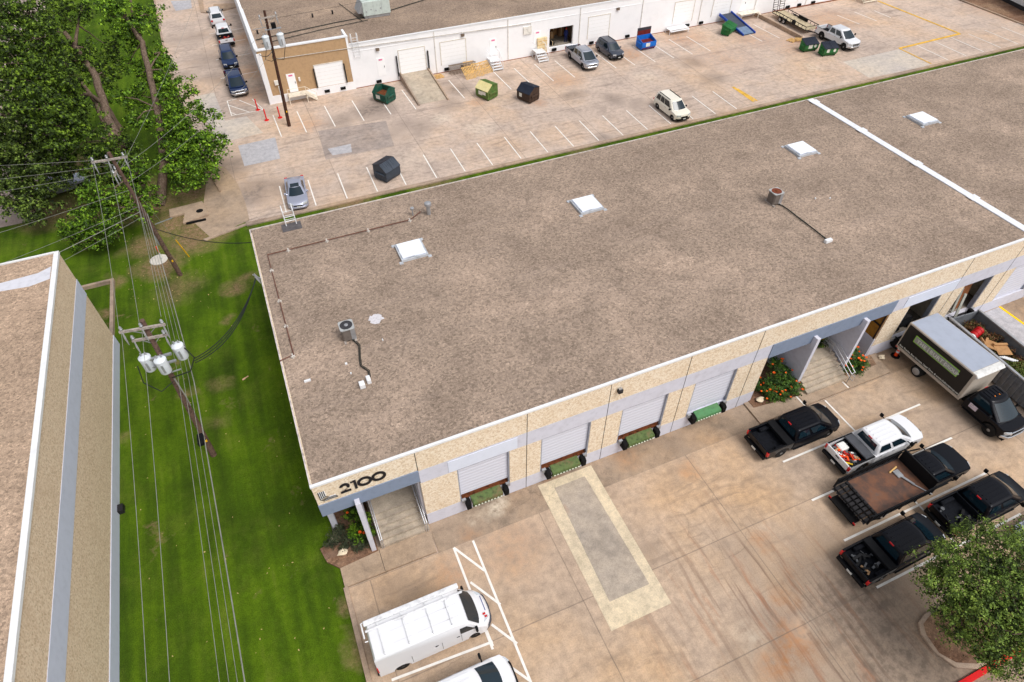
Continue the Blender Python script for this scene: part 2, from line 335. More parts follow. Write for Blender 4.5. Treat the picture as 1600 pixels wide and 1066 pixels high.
# ------------------------------------------------------------------ ground, lots, lawns
sheet('ground', [(-700, -300), (800, -300), (800, 900), (-700, 900)], -.05, m_back, 'wide concrete ground under the whole estate')
sheet('front_parking_lot', [(-2.84, -40), (120, -40), (120, 16.62), (-2.84, 16.62)], 0, m_front, 'tan stained concrete parking lot in front of the warehouse')
sheet('loading_apron', [(2.4, 16.62), (24.6, 16.62), (24.6, 18.49), (2.4, 18.49)], .004, m_apron, 'brown stained concrete apron along the dock doors')
sheet('right_loading_apron', [(35.8, 16.62), (100, 16.62), (100, 18.49), (35.8, 18.49)], .004, m_apron, 'brown concrete apron right of the second entrance')
sheet('back_parking_lot', [(-3.5, 53.25), (130, 53.25), (130, 140), (-9.8, 140), (-8.6, 93), (-6.3, 66), (-5.2, 59.6), (-3.6, 53.6)], .0, m_back, 'pinkish stained concrete parking lot behind the warehouse')
lawnp = [(-2.84, -40), (-2.84, 18.5), (-2.7, 53.0), (-3.6, 53.3), (-5.3, 59.6), (-6.3, 66), (-8.6, 93), (-9.8, 140), (-60, 140), (-60, -40)]
sheet('lawn', lawnp, .01, m_grass, 'mown green lawn between the two warehouses with bare earth under the trees')
sheet('grass_verge', [(-2.7, 40.9), (120, 40.9), (120, 52.78), (-2.7, 52.78)], .012, m_grass2, 'narrow grass verge behind the warehouse roof')
b = MB(); b.box(-3.6, 130, 52.78, 53.25, -.04, .15); b.prism([(-3.6, 53.25), (-3.6, 52.95), (-7.2, 52.0), (-7.4, 52.3)], -.04, .12, plane='xy')
tag(b.build('kerb', m_kerb, bev=.02), kind='structure', label='weathered concrete kerb between back lot and verge')
b = MB(); pts = [(-2.84, 18.0), (-2.84, -40)]; b.box(-2.99, -2.72, -40, 16.7, -.04, .13)
tag(b.build('lot_kerb', m_kerb, bev=.02), kind='structure', label='low concrete kerb between lawn and front parking lot')
b = MB()
for p, q in [((-9.8, 140), (-8.6, 93)), ((-8.6, 93), (-6.3, 66)), ((-6.3, 66), (-5.2, 59.6))]: b.bar((*p, .05), (*q, .05), .2, .2)
tag(b.build('drive_kerb', m_kerb), kind='structure', label='concrete kerb between the trees and the side driveway')
b = MB(); b.prism([G(*p) for p in ((316, -6), (319, 17), (333, 18), (334, 8), (372, 6), (372, 12), (330, 22), (314, 20), (308, -6))], -.02, .13, plane='xy'); tag(b.build('drive_island', m_kerb), kind='structure', label='kerbed tan island at the top of the side driveway')
# curved gutter by the storm inlet
b = MB(); cur = [G(*p) for p in ((318, 250), (322, 290), (318, 318), (300, 345), (330, 372), (345, 368), (372, 352), (390, 345), (384, 318), (372, 288), (352, 262))]
sheet('gutter_apron', cur, .018, m_walk, 'curved grey concrete gutter beside the storm inlet')
m_pinkd = concrete('pinkish_drive', (186, 164, 146), (164, 146, 132), (190, 162, 140), blot=.5)
sheet('west_lot', [(-60, 61.6), (-21.2, 61.6), (-21.2, 66), (-18.6, 66.2), (-18.8, 72), (-23, 100), (-25, 128), (-60, 128)], .016, m_pinkd, 'pale concrete drive seen through the trees')
sheet('driveway_patch', [(-7.0, 118), (-4.1, 117), (-4.2, 113.2), (-6.5, 113)], .012, m_patch2, 'grey patch far up the side driveway')
sheet('light_driveway_patch', [(-6.1, 82.1), (-3.8, 82.2), (-3.3, 74.3), (-1, 74.5), (.2, 69.8), (-4.6, 69.4)], .01, m_patch, 'pale concrete strip beside the trees')
sheet('square_patch', [G(*p) for p in ((372, 228), (430, 215), (438, 248), (382, 260))], .014, m_patch2, 'square grey patch in the back lot near the trees')
sheet('dark_slab', [G(*p) for p in ((497, 205), (603, 189), (616, 228), (509, 250))], .008, m_dkpatch, 'dark worn slab in the back lot')
sheet('small_patch', [G(*p) for p in ((512, 233), (548, 225), (550, 238), (520, 243))], .014, m_patch2, 'small grey patch inside the dark slab')
sheet('pale_slab', [G(*p) for p in ((1317, 97), (1405, 77), (1455, 102), (1358, 122))], .01, m_patch, 'pale new slab in the back lot near yellow paint')
sheet('right_back_slab', [(79, 64), (91, 67), (91, 76), (79, 76)], .006, m_back)
# cream pad and its darker inner slab
pad = [(9.3, 18.3), (12.95, 18.3), (12.82, 9.05), (9.2, 9.05)]
sheet('cream_pad', pad, .010, m_cream, 'cream concrete border strip in front of the second dock door')
sheet('pad_centre', [(10.15, 17.75), (12.22, 17.75), (12.3, 10.4), (9.85, 10.4)], .014, m_padin, 'grey slab inside the cream border')
# sidewalks (raised)
sheet('entrance_sidewalk', [(-2.9, 16.68), (2.3, 16.68), (2.4, 18.0), (2.4, 18.48), (-2.9, 18.1)], .13, m_walk, 'raised sidewalk at the foot of the left entrance stairs', .17)
sheet('second_entrance_sidewalk', [(24.6, 16.68), (35.75, 16.68), (36.2, 18.48), (24.65, 18.48)], .13, m_walk, 'raised sidewalk at the foot of the right entrance stairs', .17)
b = MB()
for x in (-.65,): b.box(x-.012, x+.012, 16.7, 18.1, .131, .134)
for x in (28.4, 32.2): b.box(x-.012, x+.012, 16.7, 18.4, .131, .134)
tag(b.build('sidewalk_joints', m_dark), kind='structure')
b = MB(); b.box(28.2, 28.3, 16.7, 17.6, .131, .139); b.box(32.0, 32.1, 16.72, 17.3, .131, .139)
tag(b.build('sidewalk_paint_lines', m_white), kind='structure')
# planting beds of mulch
sheet('left_mulch_bed', [(-3.7, 19.4), (-3.5, 18.5), (-2.9, 17.85), (-.7, 18.0), (-.62, 21.5), (-2.5, 21.5), (-2.75, 19.6)], .15, m_mulch, 'mulch bed beside the left entrance stairs', .14)
sheet('middle_mulch_bed', [(25.0, 18.49), (25.0, 17.9), (28.6, 17.5), (28.75, 21.5), (25.0, 21.5)], .16, m_mulch, 'mulch bed left of the right entrance stairs', .14)
sheet('right_mulch_bed', [(32.7, 21.5), (32.7, 17.6), (35.4, 17.6), (35.7, 18.49), (34.9, 18.5), (34.9, 21.5)], .16, m_mulch, 'mulch bed right of the right entrance stairs', .14)
# markings, front lot
b = MB()
L = [((709, 856), (770, 1015)), ((739, 845), (833, 1075)), ((709, 856), (757, 892)), ((735, 910), (782, 945)), ((768, 976), (808, 1006)), ((770, 1003), (612, 1063)), ((760, 985), (770, 1010)), ((797, 1042), (828, 1064))]
for p, q in L: stripe(b, G(*p), G(*q), .13)
for x0, x1, y in ((24.05, 35.5, 13.75), (23.85, 35.2, 10.92), (23.75, 35.0, 8.18), (23.4, 34.4, 5.4)): stripe(b, (x0, y), (x1, y), .13)
stripe(b, (29.9, 13.8), (29.9, 16.55)); 
for y0, y1 in ((5.5, 8.1), (8.27, 10.8), (11.0, 13.7)): stripe(b, (29.4, y0), (29.4, y1))
tag(b.build('white_parking_lines', m_white), kind='structure', label='white parking lines of the front lot')
# markings, back lot
b = MB(); x = 3.15
near = [(437, 292), (481, 281), (527, 270), (572, 260), (615, 251), (660, 240), (702, 230), (743, 221), (785, 211), (825, 202), (864, 194), (902, 186), (937, 177), (974, 169), (1010, 162), (1044, 155), (1078, 148), (1110, 141)]
for p in near: x = G(*p)[0]; stripe(b, (x, 58.35), (x-.12, 53.6), .11)
for i in range(8): x = 83.3+i*3.15; stripe(b, (x, 58.8), (x-.1, 53.7), .11)
for p in ((440, 214), (479, 207), (524, 198), (569, 189), (611, 179), (650, 171), (726, 154), (799, 140), (832, 134), (865, 127), (898, 121), (963, 107), (992, 102), (1024, 97), (1053, 91), (1082, 85), (1110, 80), (1191, 65), (1218, 60)):
    x, y = G(*p); stripe(b, (x, y), (x-.1, y+5.4), .11)
for p, q in (((1308, 24), (1343, 38)), ((1335, 19), (1370, 33)), ((1366, 17), (1392, 28))): stripe(b, G(*p), G(*q), .11)
hp = [(355, 158), (412, 172), (362, 181), (355, 158)]
for p, q in (((355, 158), (362, 181)), ((362, 181), (411, 172)), ((358, 165), (391, 176)), ((374, 157), (411, 172)), ((394, 155), (412, 172)), ((360, 176), (370, 180)), ((370, 155), (355, 158))): stripe(b, G(*p), G(*q), .1)
for y in (85.9, 92.0, 97.2, 101.5): stripe(b, (-2.7, y), (1.7, y+.3), .1)
tag(b.build('white_back_lot_lines', m_white), kind='structure', label='white parking lines of the back lot')
b = MB()
for p, q, wd in (((1145, 136), (1178, 159), .35), ((1152, 139), (1183, 158), .25), ((1405, 76), (1455, 100), .2), ((1405, 76), (1500, 53), .4), ((1375, 3), (1500, 53), .35), ((1350, -5), (1375, 3), .3)): stripe(b, G(*p), G(*q), wd, .02)
tag(b.build('faded_yellow_lines', m_yellow), kind='structure', label='faded yellow lines of the back lot')

# ------------------------------------------------------------------ main warehouse
RZ, YF, YB, XL, XR = 7.4, 18.5, 40.85, -2.7, 110.0
main = thing('warehouse', 'long low warehouse with gravel roof, cream aggregate walls and number 2100 on its corner', 'building', (XL, YF, 0))
mo = Vector((-XL, -YF, 0))
def part(mb, name, mats, parent=main, **kw):
    """build in world coordinates, parent to a thing placed without rotation"""
    o = mb.build(name, mats, **kw); o.parent = parent
    p = parent; off = Vector()
    while p: off += p.location; p = p.parent
    o.location = -off; return o
doors = [(4.47, 7.55), (9.5, 12.67), (14.72, 17.9), (19.77, 22.9), (37.05, 39.95), (42.1, 45.0), (47.2, 50.6), (52.4, 55.5), (57.5, 60.6)]
ents = [(-2.7, 2.42), (25.15, 35.3)]
T = .3
agg = MB(); agg.box(XL, XR, YF, YF+T, 5.62, RZ-.06)
openings = sorted([(a, b_, 'd') for a, b_ in doors]+[(a, b_, 'e') for a, b_ in ents]); x = XL; piers = []
for a, b_, k_ in openings:
    if a > x+.01: piers.append((x, a))
    x = b_
piers.append((x, XR))
band = MB(); base = MB()
for a, c in piers: agg.box(a, c, YF, YF+T, 1.15, 4.45)
x = XL
for a, c in ents+[(XR, XR)]:
    if a > x+.01: band.box(x, a, YF-.004, YF+T, 4.45, 5.62)
    x = c
for a, c in piers: base.box(a, c, YF-.006, YF+T, -.05, 1.15)
for a, c in doors: base.box(a, c, YF-.006, YF+T, -.05, 1.12)
agg.box(XL, XL+T, 21.9, YB, -.05, RZ-.06); agg.box(XL, XL+T, YF+T, 21.9, 4.72, RZ-.06); agg.box(XR-T, XR, YF+T, YB, -.05, RZ-.06); agg.box(XL, XR, YB-T, YB, -.05, RZ-.06)
part(agg, 'wall', m_agg); part(band, 'concrete_band', m_band)
for lo, hi in ((-9, 26), (26, 200)):
    base = MB()
    for a, c in piers+doors:
        if lo < a < hi: base.box(a, c, YF-.006, YF+T, -.05, 1.15 if (a, c) in piers else 1.12)
    part(base, 'concrete_base', m_wallpaint)
r = MB(); r.box(XL+.1, XR, YF+.1, YB-.08, RZ-.3, RZ-.02); part(r, 'roof', m_roof)
c_ = MB()
c_.box(XL-.03, XR, YF-.04, YF+.12, RZ-.07, RZ+.05); part(c_, 'parapet_cap', m_whitemetal)
c_ = MB(); c_.box(XL-.03, XL+.04, YF+.12, YB-.04, RZ-.07, RZ+.03); c_.box(XL-.03, XR, YB-.04, YB+.01, RZ-.07, RZ+.02); part(c_, 'roof_edge_strip', M('weathered_edge', (206, 196, 190), .8, var=.2))
s_ = MB()
s_.box(46.35, 46.95, YF+.15, YB-.08, RZ-.02, RZ+.05)
for yy in (39.9, 34.2, 28.4, 23.2): s_.box(46.25, 47.05, yy, yy+.55, RZ+.045, RZ+.085)
part(s_, 'expansion_joint_cover', M('white_membrane', (226, 228, 234), .6, var=.05))
# vertical panel joints
for x in (2.42, 8.6, 13.66, 18.86, 24.0, 41.05, 46.2, 51.4, 56.5, 61.7): part(MB().box(x-.018, x+.018, YF-.009, YF+.01, (4.5 if x == 2.42 else .0), RZ-.08), 'panel_joint', m_dark)
# fascias
for a, c, z0, z1 in ((-2.72, 2.42, 4.72, 5.72), (25.15, 35.3, 4.42, 5.62)):
    f = MB(); f.box(a, c, YF-.06, YF+.34, z0, z1-.003); part(f, 'entrance_fascia', m_slate)
f = MB(); f.box(4.02, 8.02, YF-.03, YF, 4.5, 5.5); part(f, 'header_panel', M('light_header_panel', (216, 223, 238), .6, var=.02))
f = MB(); f.box(36.3, 41.0, YF-.03, YF, 4.47, 5.45); part(f, 'header_panel', _mc['light_header_panel'])
# roll-up doors and dock levellers
m_door = Nd('ribbed_door_metal'); P_ = m_door.xyz(m_door.pos()); wv = m_door.math('PINGPONG', P_[2], .14)
cold = m_door.ramp(m_door.step(wv, .0, .14), [(0, srgb(180, 184, 198)), (.1, srgb(212, 215, 228)), (1, srgb(218, 221, 233))]); m_door.bump(m_door.math('MULTIPLY', wv, 10), .4, .03); m_door = m_door.fin(cold, .5, 0, .3)
m_rustbrown = M('rusty_leveler_pit', (112, 62, 34), .9, var=.35, sc_=5)
m_green = M('worn_green_leveler', (84, 102, 56), .7, var=.3, sc_=4, dirt=1)
m_green2 = M('bright_green_leveler', (78, 130, 84), .6, var=.12, sc_=4, dirt=.35)
for i, (a, c) in enumerate(doors):
    if i in (4, 5): zb = None
    else: zb = 1.58 if i < 6 else 1.2
    fr = MB(); fr.box(a, a+.07, YF+.02, YF+T+.02, 1.13, 4.45); fr.box(c-.07, c, YF+.02, YF+T+.02, 1.13, 4.45); fr.box(a+.07, c-.07, YF+.02, YF+T, 4.38, 4.45)
    part(fr, 'door_frame', M('door_jamb_grey', (150, 154, 166), .6))
    if zb:
        d = MB(); d.box(a+.07, c-.07, YF+.16, YF+.24, zb, 4.38); part(d, 'roll_up_door', m_door)
        if i < 6:
            dl = MB(); dl.box(a+.07, c-.07, YF+.1, YF+.6, 1.13, 1.22); dl.box(a+.07, c-.07, YF+.2, YF+.28, 1.2, zb+.03); o = part(dl, 'dock_pit', m_rustbrown if i < 3 else m_band)
    if i < 6:
        ctr = (a+c)/2; lv = MB()
        lv.prism([(YF+.1, 1.27), (YF-.42, 1.13), (YF-.46, .98), (YF-.34, .62), (YF-.22, .62), (YF-.3, .96), (YF+.1, 1.13)], ctr-.93, ctr+.93, plane='yz')
        for q in range(9): lv.box(ctr-.85+q*.2, ctr-.75+q*.2, YF-.50, YF-.44, .86, .93, 1)
        if i > 3: lv = MB(); lv.box(ctr-.93, ctr+.93, YF-.12, YF-.01, 1.0, 1.12)
        o = part(lv, 'dock_leveler', [m_green2 if i == 3 else m_green, M('stencil_white', (215, 220, 200))], bev=.012) if i < 4 else part(lv, 'dock_lip', [m_dark, m_dark])
        for sx in (-1, 1):
            bp = MB(); bx = ctr+sx*1.17; bp.prism([(YF-.02, 1.36), (YF-.3, 1.34), (YF-.46, 1.22), (YF-.46, .72), (YF-.02, .72)], bx-.14, bx+.14, plane='yz'); part(bp, 'dock_bumper', m_black, o, bev=.015)
            cb = MB(); cb.box(bx+sx*.2-.12, bx+sx*.2+.12, YF-.16, YF-.006, 1.12, 1.4); part(cb, 'corner_guard', m_metal, o)
        gt = MB(); gt.box(ctr-1.0, ctr+1.0, YF-.44, YF-.3, .02, .07); 
# entrances: recess with back wall, windows, stairs, rails, fins
m_glass = Nd('dark_window_glass').fin(srgb(22, 26, 26), .06, 0, .5)
m_amber = M('amber_window_blind', (168, 116, 34), .4, var=.2)
m_frame = M('bronze_frame', (40, 32, 28), .4)
for (a, c, s0, s1, ys) in ((-2.7, 2.42, -.5, 2.36, 18.05), (25.15, 35.3, 29.0, 32.45, 17.35)):
    rw = MB(); rw.box(a+.3, c+.0, 21.9, 22.1, 0, 5.6); rw.box(a+.3, c, YF+.34, 21.9, 5.45, 5.6); 
    if a > 0: rw.box(a-.001, a+.2, YF+T, 21.9, 0, 5.6)
    rw.box(c-.12, c+(-.001 if a > 0 else .1), YF+(.02 if a > 0 else T), 21.9, 0, 1.9 if a > 0 else 4.7); 
    if a > 0: rw.box(c-.12, c-.001, YF+T+.1, 21.9, 4.5, 5.6)
    part(rw, 'recess_wall', m_wallpaint)
    st = MB(); n = 6
    for q in range(n):
        y0 = ys+q*.32; st.box(s0, s1, y0, 21.9, .13+q*.18 if q else .02, .13+(q+1)*.18)
    o = part(st, 'stairs', m_stair, bev=.01)
    nz = MB()
    for q in range(n): y0 = ys+q*.32; nz.box(s0+.02, s1-.02, y0-.004, y0+.05, .13+(q+1)*.18-.01, .13+(q+1)*.18+.006)
    part(nz, 'stair_nosing', m_padin, o)
    wn = MB(); wn.box(s0+.4, s1-.4, 21.84, 21.9, 1.21, 3.6); o = part(wn, 'entrance_glass', m_glass)
    for xx in (s0+.4, (s0+s1)/2, s1-.4):
        fm = MB(); fm.box(xx-.04, xx+.04, 21.8, 21.86, 1.21, 3.6); part(fm, 'frame', m_frame, o)
wn = MB(); wn.box(35.2, 35.27, YF+.06, 21.8, 1.9, 4.6); o = part(wn, 'entrance_window', m_amber)
for yy in (YF+.1, 19.6, 20.7, 21.8): fm = MB(); fm.box(35.14, 35.21, yy-.05, yy+.05, 1.9, 4.5); part(fm, 'frame', m_frame, o)
fm = MB(); fm.box(35.14, 35.21, YF+.06, 21.8, 3.1, 3.2); part(fm, 'frame', m_frame, o)
for fx, tp in ((-.9, 5.25), (28.62, 5.05), (32.7, 5.05)):
    f = MB(); f.prism([(18.08, .1), (18.08, tp), (18.44, tp), (18.44, 4.4), (21.9, 4.4), (21.9, .1)], fx-.13, fx+.13, plane='yz'); part(f, 'fin_wall', m_wallpaint, bev=.01)
f = MB(); f.box(-2.74, -2.42, 20.25, 20.6, 0, 4.72); part(f, 'corner_column', m_wallpaint)
def rail(x, y0, y1, z0, z1, loop=False):
    t = MB(); r_ = .026; a = []
    for dz in (.92, .55): t.tube([(x, y0, z0+dz), (x, y1, z1+dz), (x, y1+.9, z1+dz)], r_)
    for f_ in (0, .5, 1): yy = y0+(y1-y0)*f_; zz = z0+(z1-z0)*f_; t.tube([(x, yy, zz), (x, yy, zz+.92)], r_)
    t.tube([(x, y1+.9, z1), (x, y1+.9, z1+.92)], r_)
    if loop:
        t.tube([(x, y0, z0+.92), (x, y0-.3, z0+.92), (x, y0-.3, z0+.5), (x, y0, z0+.5)], r_)
        for q in range(6): yy = y1+.1+q*.16; t.tube([(x, yy, z1+.05), (x, yy, z1+.9)], .018)
        t.tube([(x, y0, z0+.92), (x, y0, z0)], r_); t.tube([(x+.32, y0, z0+.92), (x+.32, y1, z1+.92)], r_); t.tube([(x, y0, z0+.92), (x+.32, y0, z0+.92)], r_)
    return t
for x in (-.55+.12, 2.26): part(rail(x, 18.0, 19.9, .2, 1.2), 'handrail', m_rail, smooth=50)
part(rail(-.33, 18.0, 19.9, .2, 1.2), 'handrail', m_rail, smooth=50); part(rail(2.14, 18.0, 19.9, .2, 1.2), 'handrail', m_rail, smooth=50)
part(rail(32.2, 17.1, 19.2, .2, 1.2, True), 'handrail', m_rail, smooth=50)
# sign: numerals and striped L mark
m_sign = M('black_sign_letters', (26, 25, 30), .5)
def text(s, size, mtx, name, m_, parent, ext=.02, bold=0, sx=1, align='LEFT', spacing=1):
    cu = bpy.data.curves.new(name, 'FONT'); cu.body = s; cu.size = size; cu.extrude = ext; cu.offset = bold; cu.align_x = align; cu.resolution_u = 3; cu.space_character = spacing
    to = bpy.data.objects.new(name, cu); COL.objects.link(to); dg = bpy.context.evaluated_depsgraph_get(); dg.update()
    me = bpy.data.meshes.new_from_object(to.evaluated_get(dg)); COL.objects.unlink(to); bpy.data.objects.remove(to)
    me.materials.clear(); me.materials.append(m_); me.transform(mtx @ Matrix.Diagonal((sx, 1, 1, 1)))
    o = bpy.data.objects.new(name, me); COL.objects.link(o); o.parent = parent
    p = parent; off = Vector()
    return o
def placed(o, parent):
    off = Vector(); p = parent
    while p: off += p.location; p = p.parent
    o.location = -off
WALLM = lambda x, z, y=YF-.03: Matrix.Translation((x, y, z)) @ Matrix.Rotation(rad(90), 4, 'X')
# numerals as thick strokes
num = MB(); 
def ring(cx, cz, rx, rz_, wd, y, t0=0, t1=360, n=28):
    P1, F1 = [], []
    for i in range(n+1):
        t = rad(t0+(t1-t0)*i/n)
        for yy in (y, y+.03):
            for rr in (1, -1): P1.append((cx+(rx+rr*wd/2)*math.cos(t), yy, cz+(rz_+rr*wd/2)*math.sin(t)))
    for i in range(n):
        a = i*4; b4 = a+4; F1 += [(a, b4, b4+1, a+1), (a+2, a+3, b4+3, b4+2), (a, a+2, b4+2, b4), (a+1, b4+1, b4+3, a+3)]
    num.poly(P1, F1)
zc, hh, wd = 6.46, .37, .17; y_ = YF-.05
ring(.42, zc, .35, hh-wd/2, wd, y_); ring(-.42, zc, .35, hh-wd/2, wd, y_)
num.box(-1.03, -.88, y_, y_+.03, zc-hh, zc+hh); num.poly([(-1.2, y_, zc+hh-.13), (-1.03, y_, zc+hh-.13), (-1.03, y_, zc+hh), (-1.2, y_, zc+hh)], [(0, 1, 2, 3)])
ring(-1.56, zc+.12, .21, .25-wd/2+.02, wd, y_, -42, 170); num.box(-1.86, -1.26, y_, y_+.03, zc-hh, zc-hh+.15)
num.poly([(-1.86, y_, zc-hh+.15), (-1.60, y_, zc-hh+.15), (-1.30, y_, zc+.06), (-1.46, y_, zc-.06)], [(0, 1, 2, 3)])
num.v = [(.77-(.77-v[0])*.86, v[1], v[2]) for v in num.v]
o = num.build('house_number', m_sign); o.parent = main; placed(o, main)
lg = MB()
for q in range(4):
    x0 = -2.52+q*.085; z0 = 6.1+q*.06-.12; y_ = YF-.045
    lg.box(x0, x0+.045, y_, y_+.03, z0+.2, 6.8, 0); lg.box(x0+.045, x0+.085, y_+.005, y_+.03, z0+.2, 6.8, 1)
    lg.poly([(x0, y_, z0+.2), (x0+.05, y_, z0+.2), (x0+.2, y_, z0+.05), (x0+.16, y_, z0)], [(0, 1, 2, 3)], 0)
    lg.box(x0+.16, -1.72-.03*q+.05, y_, y_+.03, z0, z0+.035, 0 if q != 1 else 0); lg.box(x0+.2, -1.74, y_+.005, y_+.03, z0+.035, z0+.07, 1)
o = lg.build('striped_emblem', [m_sign, m_whitemetal]); o.parent = main; placed(o, main)
# skylights
m_dome = M('white_skylight_acrylic', (238, 242, 250), .35, var=.01, spec=.5)
for (cx, cy) in ((7.0, 34.0), (20.27, 34.0), (39.8, 34.0), (52.8, 33.85)):
    s_ = MB(); s_.box(cx-.92, cx+.92, cy-.92, cy+.92, RZ-.02, RZ+.16); 
    for sx in (-1, 1):
        for sy in (-1, 1): s_.box(cx+sx*.98-.12, cx+sx*.98+.12, cy+sy*.98-.12, cy+sy*.98+.12, RZ-.02, RZ+.03)
    o = part(s_, 'skylight', M('skylight_curb', (186, 190, 196), .5))
    d = MB(); d.prism([(cx-.84, cy-.84), (cx+.84, cy-.84), (cx+.84, cy+.84), (cx-.84, cy+.84)], RZ+.16, RZ+.25, plane='xy'); part(d, 'dome', m_dome, o, bev=.05, seg=2)
# vents, pipe run, wall light, roof ladder, patches
v = MB(); v.lathe((9.4, 37.6, RZ), [(.14, 0), (.14, .75), (.1, .76)], 14); v.lathe((9.4, 37.6, RZ), [(.2, .72), (.26, .78), (.24, .95), (.1, 1.02)], 16); part(v, 'roof_vent', m_metal, smooth=40)
v = MB(); v.lathe((8.3, 37.9, RZ), [(.05, 0), (.05, .5), (.14, .52), (.14, .66), (.05, .7)], 12); part(v, 'roof_vent', m_metal, smooth=40)
v = MB(); v.tube([(8.9, 38.0, RZ+.1), (7.95, 37.35, RZ+.1), (-1.95, 37.35, RZ+.1), (-1.93, 27.45, RZ+.1), (-2.7, 27.3, RZ+.1), (-2.75, 27.3, RZ-.5)], .035, 6); o = part(v, 'conduit_run', M('rusty_pipe', (112, 74, 62), .8, var=.2))
v = MB()
for (x, y) in ((7.9, 37.35), (4.9, 37.35), (2.0, 37.35), (-.6, 37.35), (-1.95, 35.6), (-1.95, 32.4), (-1.95, 30.0), (-2.0, 27.4)): v.box(x-.12, x+.12, y-.05, y+.05, RZ-.02, RZ+.09); v.box(x-.04, x+.04, y-.14, y+.14, RZ-.02, RZ+.13)
part(v, 'conduit_support', M('pale_block', (206, 200, 192), .8), o)
v = MB(); v.box(14.05, 14.35, YF-.25, YF-.01, 6.45, 6.75); o = part(v, 'wall_light', m_dark, bev=.04); v = MB(); v.box(14.1, 14.3, YF-.18, YF-.05, 6.75, 6.79); part(v, 'lamp_face', m_metal, o)
v = MB()
for x in (-.25, .45): v.tube([(x, 40.2, RZ+.05), (x, 40.3, RZ+1.15), (x, 40.6, RZ+1.25), (x, 41.0, RZ+1.2), (x, 41.1, RZ+.9), (x, 41.1, 2)], .035, 6)
for z in np.arange(2.4, 8.2, .33): v.tube([(-.25, 41.1, z), (.45, 41.1, z)], .02, 5)
for z in (RZ+.35, RZ+.7): v.tube([(-.25, 40.25, z), (.45, 40.25, z)], .025, 5)
part(v, 'roof_ladder', m_whitemetal, smooth=50)
v = MB(); v.box(-.6, .75, 39.6, 40.5, RZ-.02, RZ+.012); part(v, 'rubber_mat', M('grey_roof_mat', (92, 88, 90), .9))
def blob(cx, cy, r_, z, seed, n=22):
    rs = random.Random(seed); return [(cx+r_*(.55+.55*rs.random())*math.cos(2*math.pi*i/n), cy+r_*(.55+.5*rs.random())*math.sin(2*math.pi*i/n)) for i in range(n)]
v = MB(); P2 = blob(3.15, 28.6, .5, 0, 3); v.prism(P2, RZ-.03, RZ-.005, plane='xy'); part(v, 'white_sealant_patch', M('white_sealant', (206, 202, 206), .8, var=.1, sc_=8))
for (x, y, a, c) in ((-1.75, 25.2, .35, .12), (.6, 25.6, .12, .1), (.7, 24.8, .08, .08), (3.0, 26.6, .06, .1), (33.2, 23.7, .0, .0), (36, 28, .08, .08), (37, 27.6, .08, .08)): part(MB().box(x, x+max(a, .06), y, y+max(c, .06), RZ-.02, RZ+.08), 'roof_flashing', m_whitemetal)
for q in ((.95, 1.25, 23.5, 23.85, RZ-.02, RZ+.3), (1.4, 1.62, 23.7, 24.1, RZ-.02, RZ+.3), (32.95, 33.5, 23.5, 23.75, RZ-.02, RZ+.22)): part(MB().box(*q), 'pipe_cover', m_whitemetal, bev=.02)
v = MB(); v.bar((-2.7, 35.1, RZ+.02), (-3.1, 35.1, RZ+.5), .05, .05); 
for q in range(5): v.tube([(-2.8, 34.8+q*.12, RZ-.1), (-3.0, 34.85+q*.1, RZ+.45)], .025, 5)
part(v, 'service_mast', m_metal)
# interiors behind open dock doors
v = MB(); v.box(36.0, 46.4, YF+T, 30, 1.05, 1.15); part(v, 'warehouse_floor', M('worn_floor', (150, 140, 128), .8, var=.2))
v = MB(); v.box(36.0, 46.4, 29.8, 30, 1.15, 7.0); v.box(35.9, 36.0, YF+T, 30, 1.15, 7); v.box(46.4, 46.5, YF+T, 30, 1.15, 7); v.box(40.9, 41.0, YF+T, 30, 1.15, 7); part(v, 'inner_wall', M('tan_inner_wall', (206, 196, 178), .9))
m_card = M('cardboard', (172, 130, 88), .9, var=.15)

# ------------------------------------------------------------------ air conditioners on the roofs (round-corner condensers)
def condenser(x, y, z, rz, label, line, rust=False):
    t = thing('air_conditioner', label, 'air conditioner', (x, y, z), rz, 'small condensers on the near roof')
    b = MB(); b.prism([(-.38, -.3), (-.3, -.38), (.3, -.38), (.38, -.3), (.38, .3), (.3, .38), (-.3, .38), (-.38, .3)], .1, .92, plane='xy')
    b.build('cabinet', M('slatted_metal', (120, 112, 106), .6, .3), t)
    b = MB(); b.box(.12, .385, -.39, -.12, .1, .9); b.build('access_panel', m_metal, t)
    b = MB(); b.prism([(-.42, -.34), (-.34, -.42), (.34, -.42), (.42, -.34), (.42, .34), (.34, .42), (-.34, .42), (-.42, .34)], .92, .98, plane='xy'); b.build('top_cover', M('dull_ac_cover', (172, 174, 174), .6, var=.1, dirt=.3), t)
    b = MB(); b.lathe((0, 0, .985), [(.36, 0), (.36, .02), (.31, .02), (.3, .006)], 20); g = b.build('fan_guard', M('rusty_fan', (120, 60, 38), .7) if rust else M('fan_well', (58, 58, 62), .6), t)
    b = MB(); b.lathe((0, 0, 1.0), [(.12, 0), (.1, .03), (.02, .04)], 12); b.build('fan_hub', m_metal if not rust else m_rustbrown, t)
    for sx in (-1, 1):
        b = MB(); b.box(sx*.3-.06, sx*.3+.06, -.55, .5, 0, .1); b.build('support_rail', m_arm, t)
    c = MB(); c.tube([(px, py, .08+.03*(i % 2)) for i, (px, py) in enumerate(line)], .032, 6); c.tube([(px+.08, py+.05, .07) for px, py in line], .02, 6)
    c.build('insulated_pipe', m_wireb, t, smooth=50); return t
condenser(1.3, 27.7, RZ-.02, 0, 'small round-fan air conditioner on the near roof at its left end, beside a white patch', [(.1, -.3), (.35, -1.0), (.15, -1.9), (.05, -2.6), (.35, -3.1), (.3, -3.6)])
